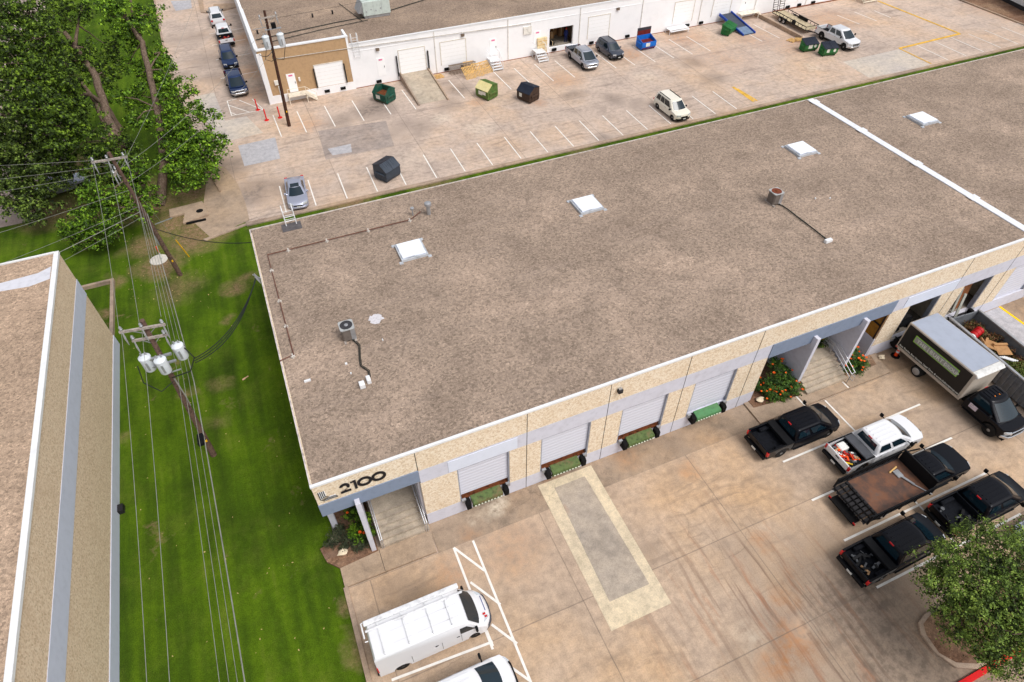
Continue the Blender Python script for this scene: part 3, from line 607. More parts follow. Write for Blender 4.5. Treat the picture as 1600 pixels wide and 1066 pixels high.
condenser(32.9, 28.9, RZ-.02, 0, 'small air conditioner with rusty fan on the near roof towards the white joint strip', [(.2, -.3), (.3, -1.2), (.32, -2.4), (.35, -3.6), (.35, -5.1)], True)
def rtu(x, y, z, sx, sy, sz, label):
    t = thing('rooftop_unit', label, 'air conditioner', (x, y, z), 0, 'large air conditioning units on the far roof')
    mm = M('beige_green_unit', (196, 206, 200), .6, var=.06)
    b = MB(); b.box(-sx/2, sx/2, -sy/2, sy/2, .3, sz); b.build('cabinet', mm, t, bev=.03)
    b = MB(); b.box(-sx/2+.1, sx/2-.1, -sy/2+.1, sy/2-.1, 0, .3); b.build('curb', m_metal, t)
    b = MB(); b.prism([(-sx/2-.6, sz*.35), (-sx/2, sz*.35), (-sx/2, sz-.08)], -sy/2+.1, sy/2-.1); b.build('rain_hood', m_metal, t)
    b = MB(); b.lathe((sx*.22, sy*.1, sz), [(.42, 0), (.42, .06), (.36, .06)], 20); b.build('fan_guard', m_dark, t)
    b = MB()
    for q in range(3): b.box(-sx/2+.3+q*sx*.3, -sx/2+.32+q*sx*.3, -sy/2-.01, -sy/2, .35, sz-.05)
    for q in range(4): b.lathe((-sx/2+.4+q*.6, -sy/2-.02, .8+.2*(q % 2)), [(.09, 0), (.09, .03)], 10, 'y')
    b.build('panel_seams', m_metal, t); return t
FZ = 5.1
rtu(17.4, 84.6, FZ, 3.4, 2.4, 1.9, 'large pale air conditioning unit on the far roof right of the utility pole')
rtu(9.2, 97.0, FZ, 2.8, 2.2, 1.5, 'pale air conditioning unit cut by the photo top, leftmost on the far roof')
rtu(39.5, 85.5, FZ, 2.6, 2.0, 1.4, 'pale air conditioning unit cut by the top edge, above the open loading door')
# ------------------------------------------------------------------ left neighbour
lb = thing('neighbouring_warehouse', 'tall neighbouring warehouse at the left edge, pinkish gravel roof and aggregate wall with grey stripe', 'building', (-14.2, 41.4, 0))
ZL = 8.7
b = MB(); b.box(-60, -14.2, -40, 41.4, -.1, ZL-.05); part(b, 'wall', m_agg2, lb)
b = MB(); b.box(-60, -14.35, -40, 41.25, ZL-.05, ZL+.0); part(b, 'roof', m_roofL, lb)
b = MB(); b.box(-14.42, -14.14, -40, 41.4, ZL-.12, ZL+.06); b.box(-60, -14.42, 41.3, 41.45, ZL-.1, ZL+.05); part(b, 'parapet_cap', m_whitemetal, lb)
b = MB(); b.box(-14.24, -14.17, -40, 41.43, 5.0, 6.35); part(b, 'concrete_band', M('lavender_grey_paint', (194, 199, 216), .8, var=.03), lb)
b = MB(); b.box(-14.24, -14.15, -40, 41.44, -.05, 1.0); part(b, 'concrete_base', _mc['lavender_grey_paint'], lb)
b = MB(); P2 = [(-60, 39.6), (-30, 39.55), (-17.2, 39.35), (-15.2, 39.5), (-14.5, 39.9), (-14.5, 38.6), (-15.6, 38.3), (-17.2, 38.5), (-19, 38.3), (-60, 38.4)]; b.prism(P2, ZL-.03, ZL+.012, plane='xy'); part(b, 'membrane_patch', M('grey_white_membrane', (206, 206, 214), .7, var=.06), lb)
b = MB(); b.lathe((-17.55, 42.0-1.2, ZL), [(.06, 0), (.06, .7)], 8); b.tube([(-17.5, 40.9, ZL+.3), (-17.2, 41.2, ZL+.9), (-17.6, 41.5, ZL+1.1), (-17.9, 41.1, ZL+.6)], .03); part(b, 'service_mast', m_metal, lb)
b = MB(); b.box(-14.15, -13.85, 26.3, 26.8, 0, .35); part(b, 'vent_box', m_dark, lb)
b = MB(); b.box(-14.75, -14.5, 41.5, 49.4, -.1, .35); b.box(-18.5, -14.75, 49.15, 49.4, -.1, .35)
tag(b.build('retaining_wall', m_kerb, bev=.02), 'low tan concrete retaining wall at the corner of the neighbouring warehouse', 'wall')
# ------------------------------------------------------------------ far building
fb = thing('white_warehouse', 'long white painted warehouse across the back lot with gravel roof and tan end wall', 'building', (2, 76.4, 0))
YW, ZF, ZT = 76.4, 5.1, 6.0
m_wp = M('white_wall_paint', (246, 246, 248), .85, var=.02, sc_=1, dirt=.03); m_tan = M('tan_stucco', (186, 154, 118), .9, var=.06, sc_=4)
b = MB(); fd = [(37.7, 41.1)]
b.box(12, 37.7, YW, YW+.3, -.1, ZF); b.box(41.1, 130, YW, YW+.3, -.1, ZF); b.box(37.7, 41.1, YW, YW+.3, 3.0, ZF); b.box(37.7, 41.1, YW, YW+.3, -.1, .62)
b.box(2, 2.3, YW+.3, 140, -.1, ZF); b.box(129.7, 130, YW+.3, 140, -.1, ZF)
part(b, 'wall', m_wp, fb)
b = MB(); b.box(2.05, 12, YW-.05, YW+.25, .9, ZT); part(b, 'tan_end_wall', m_tan, fb)
b = MB(); b.box(2.0, 12.05, YW-.1, YW+.2, -.1, .9); b.box(1.9, 2.45, YW-.14, YW-.05, 0, ZT-.3); b.box(11.85, 12.1, YW-.1, YW-.05, .9, ZT-.05); part(b, 'white_corner_trim', m_wp, fb)
b = MB(); b.box(2.25, 129.8, YW+.25, 140, ZF-.3, ZF-.02); part(b, 'roof', m_roofF, fb)
b = MB(); b.box(2, 12.15, YW-.12, YW+.4, ZT-.03, ZT+.08); b.box(1.9, 2.3, YW+.4, YW+14, ZT-.06, ZT+.05); b.box(12.15, 130, YW-.06, YW+.2, ZF-.02, ZF+.06); part(b, 'parapet_cap', m_whitemetal, fb)
b = MB(); b.box(1.95, 2.3, YW+.4, YW+14, ZF, ZT-.06); b.box(11.9, 12.15, YW+.3, YW+2.4, ZF, ZT); b.box(12.16, 129.8, YW-.03, YW, ZF-.9, ZF-.84); b.box(12.16, 129.8, YW-.03, YW, ZF-.15, ZF-.1); part(b, 'white_fascia_trim', m_wp, fb)
for x in (22.3, 31.9, 42.0, 51.3, 60.8, 70.3, 79.8): part(MB().box(x-.05, x+.05, YW-.08, YW, .1, ZF-.1), 'downpipe', M('offwhite_pipe', (226, 222, 216), .7), fb)
m_fd = M('far_white_door', (252, 252, 253), .6, var=.01)
def fdoor(a, c, z0, z1, dy=0, m_=m_fd, nm='roll_up_door'):
    b = MB(); b.box(a, c, YW-.02-dy, YW+.02-dy, z0, z1); o = part(b, nm, m_, fb)
    b = MB()
    for q in range(1, 6): zz = z0+(z1-z0)*q/6; b.box(a+.02, c-.02, YW-.026-dy, YW-.0-dy, zz-.012, zz+.012)
    part(b, 'slat_seams', M('seam_grey', (232, 230, 228), .8), o)
    b = MB(); b.box(a-.1, a, YW-.05-dy, YW-dy, z0, z1+.1); b.box(c, c+.1, YW-.05-dy, YW-dy, z0, z1+.1); b.box(a, c, YW-.05-dy, YW-dy, z1, z1+.1); part(b, 'frame', M('door_frame_offwhite', (222, 216, 206), .8), o); return o
fdoor(7.75, 10.95, .95, 3.45, .06); fdoor(17.75, 20.95, .75, 3.5); fdoor(23.0, 26.2, .9, 3.6); fdoor(43.3, 46.4, .9, 3.6); fdoor(56.5, 59.6, .9, 3.6); fdoor(62.9, 65.9, .9, 3.5); fdoor(75, 78, .9, 3.5)
for x, d in ((4.45, .06), (15.0, 0), (29.4, 0), (35.5, 0), (67.6, 0), (89, 0)):
    b = MB(); b.box(x, x+.95, YW-.03-d, YW+.02-d, .95, 3.05); o = part(b, 'door', m_fd, fb); b = MB(); b.box(x+.8, x+.86, YW-.08-d, YW-.03-d, 1.9, 2.1); part(b, 'handle', m_dark, o)
    b = MB(); b.box(x+.25, x+.7, YW-.04-d, YW-.03-d, 2.75, 2.93); part(b, 'suite_plate', M('pink_plate', (226, 120, 160), .6), o)
for x in (17.4, 21.3): part(MB().box(x-.06, x+.06, YW-.25, YW-.05, .6, 3.0), 'dock_seal_post', m_dark, fb)
for x in (7.6, 11.1): part(MB().box(x-.06, x+.06, YW-.3, YW-.12, 1, 3.2), 'dock_seal_post', m_dark, fb)
for x in (8.6, 10.5, 14.9, 22.95+.6, 25.8, 38.4, 43.9, 46.1, 59, 61.3, 66, 76.5, 78.6, 81.2, 49.4): part(MB().box(x-.3, x+.3, YW-.2, YW-.0, .22, .52), 'dock_bumper', m_black, fb)
for x in (15.3, 25.9, 47.5): part(MB().box(x-.2, x+.2, YW-.2, YW, 3.95, 4.25), 'wall_light', M('brown_light', (120, 104, 90), .6), fb)
b = MB(); b.tube([(4.0, YW-.12, 4.9), (12, YW-.1, 4.75), (35, YW-.1, 4.15), (35, YW-.1, 3.2)], .04, 6); part(b, 'conduit', M('conduit_grey', (196, 190, 180), .6), fb)
for q in ((34.0, 35.1, YW-.15, YW, 2.9, 3.8), (3.0, 3.5, YW-.25, YW-.05, 2.1, 2.6), (5.7, 5.9, YW-.25, YW-.05, 2.1, 2.5), (3.3, 3.6, YW-.2, YW-.05, 1.0, 1.9)): part(MB().box(*q), 'utility_box', M('box_cream', (232, 228, 220), .7), fb)
b = MB()
for x in (12.5, 13.2):
    b.tube([(x, YW+.5, ZF), (x, YW+.45, ZF+1.0), (x, YW, ZF+1.1), (x, YW-.15, ZF+.8), (x, YW-.15, 3.6)], .035, 6)
for z in np.arange(3.7, 6.1, .3): b.tube([(12.5, YW-.15, z), (13.2, YW-.15, z)], .02, 5)
part(b, 'roof_ladder', m_whitemetal, fb)
b = MB(); b.tube([(2.5, 82, ZF+.08), (12, 83.6, ZF+.08), (17, 84, ZF+.08), (28, 88, ZF+.1), (40, 93, ZF+.1)], .05, 5); b.tube([(3, 80.5, ZF+.08), (10, 82, ZF+.08), (16, 82.8, ZF+.08)], .04, 5); b.tube([(14, 90, ZF+.1), (15.3, 82.6, ZF+.1)], .04, 5); part(b, 'roof_conduit', m_wireb, fb)
for (x, y) in ((3, 84), (5.5, 80.8), (10, 86.7), (12.5, 86.8), (52, 82), (49, 84), (55, 86)):
    b = MB(); b.lathe((x, y, ZF), [(.1, 0), (.1, .35), (.16, .4)], 8); part(b, 'roof_vent', m_dark, fb)
b = MB(); b.box(37.7, 41.1, YW+.3, YW+6, .55, .62); part(b, 'warehouse_floor', M('worn_floor', (150, 140, 128)), fb)
b = MB(); b.box(35.9, 41.9, YW+6, YW+6.2, .6, 4.6); b.box(36.9, 37.1, YW+.3, YW+6, .6, 4.6); b.box(41.7, 41.9, YW+.3, YW+6, .6, 4.6); part(b, 'inner_wall', M('brown_inner_wall', (120, 100, 84), .9), fb)
b = MB(); b.box(12, 130, YW-.06, YW-.0, -.02, .06); b.box(74, 95, YW-.08, YW-.0, 0, .16); part(b, 'rusty_base_flashing', M('rust_line', (140, 84, 56), .9, var=.2), fb)
# far right building corner and its verge
rb = thing('far_right_building', 'corner of a pale building cut by the top right corner of the photo', 'building', (112, 60, 0))
b = MB(); P2 = [G(1560, -2), G(1625, 30), (175, 30), (175, 80)]; b.prism(P2, -.1, 6, plane='xy'); part(b, 'wall', M('pale_grey_wall', (214, 214, 214), .8), rb)
b = MB(); b.prism([(P2[0][0]-.15, P2[0][1]-.1), (P2[1][0]-.15, P2[1][1]-.15), (P2[1][0]+.1, P2[1][1]), (P2[0][0]+.1, P2[0][1])], 0, .5, plane='xy'); part(b, 'base', m_dark, rb)
sheet('far_right_verge', [G(1495, -2), G(1610, 42), G(1645, 42), G(1560, -2)], .02, m_mulch, 'strip of bare earth by the far right building')
b = MB(); p, q = G(1490, -3), G(1605, 42); b.bar((*p, .06), (*q, .06), .25, .22); tag(b.build('far_right_kerb', m_kerb), kind='structure')
#OBJECTS

# ================================================================== vehicles
m_vglass = Nd('vehicle_glass').fin(srgb(20, 38, 48), .04, 0, .55)
def paint(name, rgb, metal=.25):
    if name in _mc: return _mc[name]
    k = Nd(name); _mc[name] = k.fin(srgb(*rgb), .3, metal, .2 if max(rgb) < 60 else .4, .12 if max(rgb) < 60 else .5); return _mc[name]
p_black = paint('black_car_paint', (7, 9, 18)); p_white = paint('white_car_paint', (226, 227, 231), 0); p_silver = paint('silver_car_paint', (168, 172, 184), .6)
p_cream = paint('cream_white_paint', (232, 226, 212), 0); p_grey = paint('grey_car_paint', (70, 76, 90), .5); p_blue = paint('navy_blue_paint', (28, 52, 96), .4); p_pale = paint('pale_silver_blue', (176, 180, 198), .5)
m_trim = M('black_plastic_trim', (18, 19, 22), .6, var=.05, spec=.15); m_chrome = M('chrome', (196, 198, 202), .2, .9, var=.02); m_liner = M('bed_liner', (22, 24, 30), .8, spec=.12, var=.25, sc_=6)
m_red = M('tail_light_red', (196, 14, 20), .25, var=.05, spec=.6); m_lamp = M('head_light_clear', (206, 212, 218), .12, .2, var=.03, spec=.7); m_orange = M('orange_marker', (255, 140, 30), .3)
m_plate = M('number_plate', (214, 216, 214), .6, var=.03); m_rim = M('alloy_rim', (150, 152, 156), .35, .7, var=.08); m_rimd = M('dark_rim', (60, 60, 64), .4, .6)

def wheels(t, L_, W, fx, rx, R=.4, rim=m_rim, dual=False, wd=.27):
    for x in (fx, rx):
        for sy in (-1, 1):
            yo = sy*(W/2-.03); yi = sy*(W/2-.03-wd-(.2 if dual and x == rx else 0)); a, c = min(yo, yi), max(yo, yi); wl = c-a
            b = MB(); b.lathe((x, a, R), [(R*.62, 0), (R*.92, 0), (R, .05), (R, wl-.05), (R*.92, wl), (R*.62, wl)], 24, 'y'); o = b.build('wheel', m_rubber, t, smooth=40)
            b = MB(); y = yo-sy*.015
            prof = [(R*.64, -.01), (R*.6, .012), (R*.3, .0), (R*.16, .03)] if sy > 0 else [(R*.16, -.03), (R*.3, 0), (R*.6, -.012), (R*.64, .01)]
            b.lathe((x, y, R), prof, 20, 'y'); ri = b.build('rim', rim, o, smooth=30)
            b = MB()
            for q in range(5):
                an = 2*math.pi*q/5; b.lathe((x+R*.42*math.cos(an), y+sy*.008, R+R*.42*math.sin(an)), [(R*.07, -.01), (R*.07, .01)], 6, 'y')
            b.build('rim_opening', m_black, ri)
def arch(cx, zb, R, n=8): return [(cx+R*math.cos(math.pi-math.pi*i/n), zb+R*math.sin(math.pi*i/n)*.92) for i in range(n+1)]
def body_mesh(prof, W, nose, tail=None, z_hi=.9, crown=.07, nose_pull=.32, tail_pull=.1):
    """side profile extruded across the car with crowned top and rounded plan at the nose and tail"""
    ts = [-1, -.975, -.88, -.65, -.35, 0, .35, .65, .88, .975, 1]; b = MB(); n = len(prof); V = []
    for t_ in ts:
        a = abs(t_)
        for (x, z) in prof:
            zz = z-(crown*max(0, (z-z_hi)/max(.01, .25))*a**3 if z > z_hi else 0)
            if a > .99 and z > .6: zz -= .03
            k = max(0, min(1, (x-(nose-.9))/.9)); xx = x-nose_pull*k*k*a**3
            if tail is not None: k2 = max(0, min(1, ((tail+.7)-x)/.7)); xx += tail_pull*k2*k2*a**3
            y = t_*W/2
            if a >= .99: y *= 1
            V.append((xx, y, zz))
    F = []
    for i in range(len(ts)-1):
        for j in range(n): F.append((i*n+j, i*n+(j+1) % n, (i+1)*n+(j+1) % n, (i+1)*n+j))
    F.append(tuple(range(n))); F.append(tuple(range(len(ts)*n-1, (len(ts)-1)*n-1, -1)))
    return b.poly(V, F)
class GH:
    """glasshouse: four curved sides between a belt ring and a roof ring"""
    def __init__(s, xr0, xf0, w0, z0, xr1, xf1, w1, z1, bf=.14, br=.03, cz=0):
        s.a = (xr0, xf0, w0, z0); s.b = (xr1, xf1, w1, z1); s.bf, s.br = bf, br
    def P(s, side, u, t, off=0):
        A, B_ = s.a, s.b; L_ = [A[i]+(B_[i]-A[i])*t for i in range(4)]; xr, xf, w_, z = L_; c = .09
        if side == 'f': y = (-w_+c)+(2*w_-2*c)*u; p = Vector((xf+s.bf*(1-(y/w_)**2), y, z)); n = Vector((1, 0, .8))
        elif side == 'r': y = (w_-c*.6)-(2*w_-1.2*c)*u; p = Vector((xr-s.br*(1-(y/w_)**2), y, z)); n = Vector((-1, 0, .3))
        elif side == 'l': p = Vector(((xf-.06)+(xr+.05-xf+.06)*u, w_, z)); n = Vector((0, 1, .35))
        else: p = Vector(((xr+.05)+(xf-.06-xr-.05)*u, -w_, z)); n = Vector((0, -1, .35))
        return p+n.normalized()*off
    def shell(s, name, m_, t, ribs=0, dome=.05):
        us = np.linspace(0, 1, 13); loop = [(sd_, u) for sd_ in 'flrR' for u in us]; b = MB(); rings = [[s.P(sd_, u, tt) for sd_, u in loop] for tt in (0, .5, 1)]
        top = rings[-1]; cx = (s.b[0]+s.b[1])/2; 
        for k_, dz in ((.95, .035*dome/.05), (.8, dome), (.4, dome*1.15)): rings.append([Vector((cx+(p.x-cx)*k_, p.y*k_, p.z+dz)) for p in top])
        n = len(loop); V = [p for r_ in rings for p in r_]; F = []
        for i in range(len(rings)-1):
            for j in range(n): F.append((i*n+j, i*n+(j+1) % n, (i+1)*n+(j+1) % n, (i+1)*n+j))
        F.append(tuple(range((len(rings)-1)*n, len(rings)*n))); b.poly(V, F)
        for q in range(ribs):
            y = -.54+q*1.08/(ribs-1); b.box(s.b[0]+.16, s.b[1]-.2, y-.035, y+.035, s.b[3]+dome*.7, s.b[3]+dome+.035)
        return b.build(name, m_, t, smooth=42)
    def pane(s, name, side, u0, u1, t0, t1, t, m_=m_vglass, off=.02, nu=12):
        V = []; F = []
        for i in range(nu+1):
            for tt in (t0, t1):
                u = u0+(u1-u0)*i/nu; V.append(s.P(side, u, tt, off))
        for i in range(nu): F.append((2*i, 2*i+2, 2*i+3, 2*i+1))
        b = MB(); b.poly(V, F); return b.build(name, m_, t, smooth=60)
def mirrors(t, x, z, w_, m_, tow=False):
    for sy in (-1, 1):
        o_ = .2 if tow else .12; b = MB(); b.bar((x, sy*(w_-.12), z-.02), (x-.02, sy*(w_+o_), z+.05), .07, .07)
        y0, y1 = sorted((sy*(w_+o_-.1), sy*(w_+o_+.12))); b.box(x-.09, x+.03, y0, y1, z-.04, z+(.24 if tow else .16)); b.build('mirror', m_, t, bev=.03)
def pickup(label, x, y, rz, pnt, L_=5.9, W=2.0, cover=None, group='pickup trucks parked in the lots', ribs=5, tow=True, chrome=False, rack=False, cargo=None, flat=False, cab_short=False, name='pickup_truck', lift=0, pl=True, fog=False, Wc=None):
    t = thing(name, label, 'pickup truck', (x, y, 0), rz, group); h = L_/2; zb = 1.16+lift; R = .41+lift*.3
    cr = -h+2.05 if not cab_short else -h+.1; hx = cr+2.45 if not cab_short else cr+1.65; fa = h-.98; ra = -h+1.28; g = .42+lift*.7; nz = .72+lift
    prof = [(cr, g)]+arch(fa, g, R+.11)+[(h-.12, g+.04), (h-.02, g+.14), (h, nz), (h-.02, nz+.2), (h-.1, nz+.3), (h-.7, zb-.08), (hx+.7, zb-.02), (cr, zb)]
    bm_ = body_mesh(prof, W, h, z_hi=1.0+lift, crown=.06); bm_.build('body', pnt, t, smooth=38)
    xr0, xf0 = cr+.03, hx+.6; gh = GH(xr0, xf0, W/2-.07, zb-.03, xr0+.16, hx-.5, W/2-.26, zb+.72, bf=.2); gh.shell('cab', pnt, t, ribs)
    gh.pane('windshield', 'f', .03, .97, .06, .93, t); gh.pane('rear_window', 'r', .08, .92, .25, .88, t)
    if cab_short: wi = ((.08, .9),)
    else: wi = ((.07, .5), (.54, .93))
    for u0, u1 in wi: gh.pane('side_window', 'l', u0+.04, u1, .18, .86, t); gh.pane('side_window', 'R', 1-u1, 1-u0-.04, .18, .86, t)
    b = MB(); b.box(xr0+.1, xr0+.17, -.14, .14, zb+.66, zb+.73); b.build('high_brake_light', m_red, t)
    # grille, lights, bumpers
    b = MB(); b.box(h-.06, h+.025, -.55, .55, nz-.08, nz+.2); o = b.build('grille', m_chrome if chrome else m_trim, t, bev=.02)
    b = MB()
    for q in range(3): b.box(h+.02, h+.04, -.5, .5, nz-.05+q*.08, nz-.01+q*.08)
    b.build('grille_bar', m_trim if chrome else m_dark, o)
    for sy in (-1, 1): b = MB(); b.prism([(h-.36, sy*(W/2-.005)), (h-.12, sy*(W/2-.2)), (h+.01, sy*.57), (h-.2, sy*.57), (h-.4, sy*(W/2-.12))], nz+.02, nz+.2, plane='xy'); b.build('headlight', m_lamp, t)
    b = MB(); b.prism([(h-.3, -W/2+.02), (h+.03, -W/2+.3), (h+.09, -.5), (h+.09, .5), (h+.03, W/2-.3), (h-.3, W/2-.02), (h-.35, W/2-.1), (h-.35, -W/2+.1)], g, g+.22, plane='xy'); b.build('front_bumper', m_chrome if chrome else m_trim, t, bev=.03)
    mirrors(t, hx+.15, zb+.06, W/2, m_trim if pnt is not p_white or tow else pnt, tow)
    for sy in (-1, 1):
        b = MB(); b.box(cr+.1, hx+.3, min(sy*(W/2-.05), sy*(W/2+.07)), max(sy*(W/2-.05), sy*(W/2+.07)), g-.03, g+.03); b.build('running_board', m_trim, t)
        for q in ((cr+.3, cr+1.3) if not cab_short else (cr+.4,)): b = MB(); b.box(q+.05, q+.22, sy*(W/2+.003)-.015, sy*(W/2+.003)+.015, zb-.16, zb-.12); b.build('door_handle', m_chrome if chrome else m_trim, t)
    if not flat:
        zt = zb+.02; wl = .1
        for sy in (-1, 1):
            pr = [(-h+.06, g+.05)]+arch(ra, g+.03, R+.11)+[(cr-.04, g), (cr-.04, zt), (-h+.06, zt)]
            y0, y1 = sorted((sy*(W/2-.005), sy*(W/2-.005-wl))); b = MB(); b.prism(pr, y0, y1); b.build('bed_side', pnt, t, bev=.018, smooth=40)
            b = MB(); b.box(-h+.08, cr-.05, y0-.004, y1+.004, zt-.01, zt+.02); b.build('bed_rail_cap', m_trim, t, bev=.01)
            y0, y1 = sorted((sy*(W/2-.1), sy*(W/2-.34))); b = MB(); b.box(ra-.48, ra+.48, y0, y1, .7, .98+lift); b.build('wheel_well', m_liner, t, bev=.05)
            b = MB(); y0, y1 = sorted((sy*(W/2+.002), sy*(W/2-.14))); b.box(-h-.004, -h+.16, y0, y1, .78+lift, 1.12+lift); b.build('tail_light', m_red, t, bev=.02)
        b = MB(); b.box(-h+.1, cr-.05, -W/2+.1, W/2-.1, .66+lift, .72+lift)
        for q in range(9): yy = -W/2+.3+q*(W-.6)/8; b.box(-h+.12, cr-.1, yy-.025, yy+.025, .72+lift, .735+lift)
        b.box(cr-.1, cr-.04, -W/2+.1, W/2-.1, .72+lift, zt); b.build('bed_floor', m_liner, t)
        b = MB(); b.box(-h+.0, -h+.09, -W/2+.13, W/2-.13, g+.3, zt+.01); o = b.build('tailgate', pnt, t, bev=.02); b = MB(); b.box(-h-.012, -h+.0, -.14, .14, zt-.18, zt-.1); b.build('handle', m_trim, o)
    b = MB(); b.box(-h-.14, -h+.04, -W/2+.06, W/2-.06, g+.02, g+.24); o = b.build('rear_bumper', m_chrome if chrome else m_trim, t, bev=.03)
    b = MB(); b.box(-h-.155, -h-.14, -.17, .17, g+.08, g+.22); b.build('license_plate', m_plate, o)
    if cover == 'box':      # cross-bed toolbox or folded cover
        b = MB(); b.box(cr-.62, cr-.12, -W/2+.06, W/2-.06, zb-.1, zb+.12); b.build('folded_bed_cover', m_trim, t, bev=.02)
    if cover == 'grey':
        b = MB(); b.box(cr-.72, cr-.1, -W/2+.1, W/2-.1, zb-.02, zb+.1); b.build('folded_bed_cover', M('grey_bed_cover', (74, 76, 82), .7), t, bev=.02)
    b = MB(); b.box(-h+.1, h-.1, -W/2+.25, W/2-.25, .32, .46+lift*.7); b.build('chassis', m_black, t)
    wheels(t, L_, W, fa, ra, R, m_rimd if fog else m_rim, dual=flat)
    t['_p'] = 0; del t['_p']
    return t, gh, dict(h=h, cr=cr, hx=hx, zb=zb, ra=ra, W=W)
def suv(label, x, y, rz, pnt, L_=4.9, W=1.95, Ht=1.75, cat='suv', name='suv', sedan=False, sunroof=False, group='cars parked behind the warehouse'):
    t = thing(name, label, cat, (x, y, 0), rz, group); h = L_/2; zb = 1.0 if not sedan else .92; R = .37 if not sedan else .33; g = .3 if not sedan else .24
    fa, ra = h-.92, -h+.95; hx = h-1.55 if not sedan else h-1.65
    if sedan: prof = [(-h+.08, g+.05)]+arch(ra, g, R+.07)+arch(fa, g, R+.07)+[(h-.1, g+.03), (h, g+.15), (h, .58), (h-.12, .7), (h-.5, .8), (hx+.3, zb-.02), (hx, zb), (-h+1.2, zb), (-h+.9, zb), (-h+.15, zb-.03), (-h, zb-.15), (-h, .5)]
    else: prof = [(-h+.08, g+.05)]+arch(ra, g, R+.08)+arch(fa, g, R+.08)+[(h-.1, g+.03), (h, g+.2), (h, .72), (h-.08, .88), (h-.5, .98), (hx+.3, zb+.03), (hx, zb+.04), (-h+.1, zb+.04), (-h, zb-.1), (-h, .5)]
    body_mesh(prof, W, h, tail=-h, z_hi=zb-.2, crown=.05, nose_pull=.36, tail_pull=.16).build('body', pnt, t, smooth=38)
    if sedan: gh = GH(-h+.75, hx+.38, W/2-.1, zb-.04, -h+1.5, hx-.5, W/2-.33, Ht-.04, bf=.2, br=.16)
    else: gh = GH(-h+.1, hx+.42, W/2-.07, zb, -h+.4, hx-.4, W/2-.26, Ht-.05, bf=.2, br=.08)
    gh.shell('roof', pnt, t, 0, .045)
    gh.pane('windshield', 'f', .03, .97, .06, .93, t); gh.pane('rear_window', 'r', .08, .92, .2, .88, t)
    for u0, u1 in (((.1, .42), (.45, .68), (.71, .93)) if not sedan else ((.14, .5), (.53, .86))): gh.pane('side_window', 'l', u0, u1, .14, .86, t, nu=2); gh.pane('side_window', 'R', 1-u1, 1-u0, .14, .86, t, nu=2)
    if sunroof: b = MB(); b.box(-.15, .45, -.4, .4, Ht-.03, Ht+.022); b.build('sunroof', m_vglass, t, bev=.02)
    elif not sedan:
        for sy in (-1, 1): b = MB(); b.box(-h+.6, hx-.6, sy*(W/2-.34)-.03, sy*(W/2-.34)+.03, Ht-.03, Ht+.05); b.build('roof_rail', m_trim, t, bev=.01)
    b = MB(); b.box(h-.05, h+.02, -.42, .42, .5, .72 if not sedan else .6); b.build('grille', m_trim, t, bev=.02)
    zl = .74 if not sedan else .6
    for sy in (-1, 1):
        b = MB(); b.prism([(h-.44, sy*(W/2-.03)), (h-.2, sy*(W/2-.16)), (h-.03, sy*.45), (h-.15, sy*.45), (h-.5, sy*(W/2-.12))], zl-.06, zl+.12, plane='xy'); b.build('headlight', m_lamp, t)
        b = MB(); y0, y1 = sorted((sy*(W/2-.03), sy*(W/2-.3))); b.box(-h-.012, -h+.22, y0, y1, zb-.25, zb-.06); b.build('tail_light', m_red, t, bev=.02)
        b = MB(); b.box(-.1, .1, sy*(W/2-.005)-.015, sy*(W/2-.005)+.015, zb-.12, zb-.09); b.build('door_handle', m_trim, t)
    b = MB(); b.prism([(h-.3, -W/2+.06), (h-.0, -.6), (h+.04, 0), (h-.0, .6), (h-.3, W/2-.06)], g, g+.16, plane='xy'); b.build('front_bumper', m_trim if not sedan else pnt, t, bev=.02)
    b = MB(); b.box(h+.03, h+.045, -.16, .16, .42, .52); b.build('license_plate', m_plate, t)
    b = MB(); b.box(-h+.1, h-.15, -W/2+.25, W/2-.25, g-.06, g+.06); b.build('chassis', m_black, t)
    mirrors(t, hx+.12, zb+.02, W/2-.05, pnt if sedan or pnt is p_grey else m_trim); wheels(t, L_, W, fa, ra, R, wd=.22); return t
# ---- front lot
t1, _, _ = pickup('black pickup with dark folded bed cover in the row nearest the flowering bushes', 25.8, 15.1, 0, p_black, 6.0, cover='box')
t2, g2, q2 = pickup('white pickup with its open bed full of tools between black trucks', 29.75, 12.33, 0, p_white, 6.3, cover='grey')
t4, _, q4 = pickup('black pickup with hand tools in its bed, touching the leafy tree lower right', 25.45, 6.6, rad(1), p_black, 6.0, cover='box')
t5, _, q5 = pickup('black pickup with bare open bed at the right edge, nose towards the frame edge', 32.1, 6.75, 0, p_black, 6.0)
t9, _, q9 = pickup('white pickup cut by the bottom edge, beside the white van', .75, 9.0, 0, p_white, 5.9, cover='grey')
m_bits = [M('tool_orange', (240, 80, 20), .6), M('tool_yellow', (230, 190, 50), .6), M('tool_white', (225, 225, 222), .7), M('tool_tan', (190, 150, 110), .8), M('tool_steel', (92, 94, 98), .5), M('tool_red', (180, 30, 26), .6), M('tool_black', (26, 26, 28), .6)]
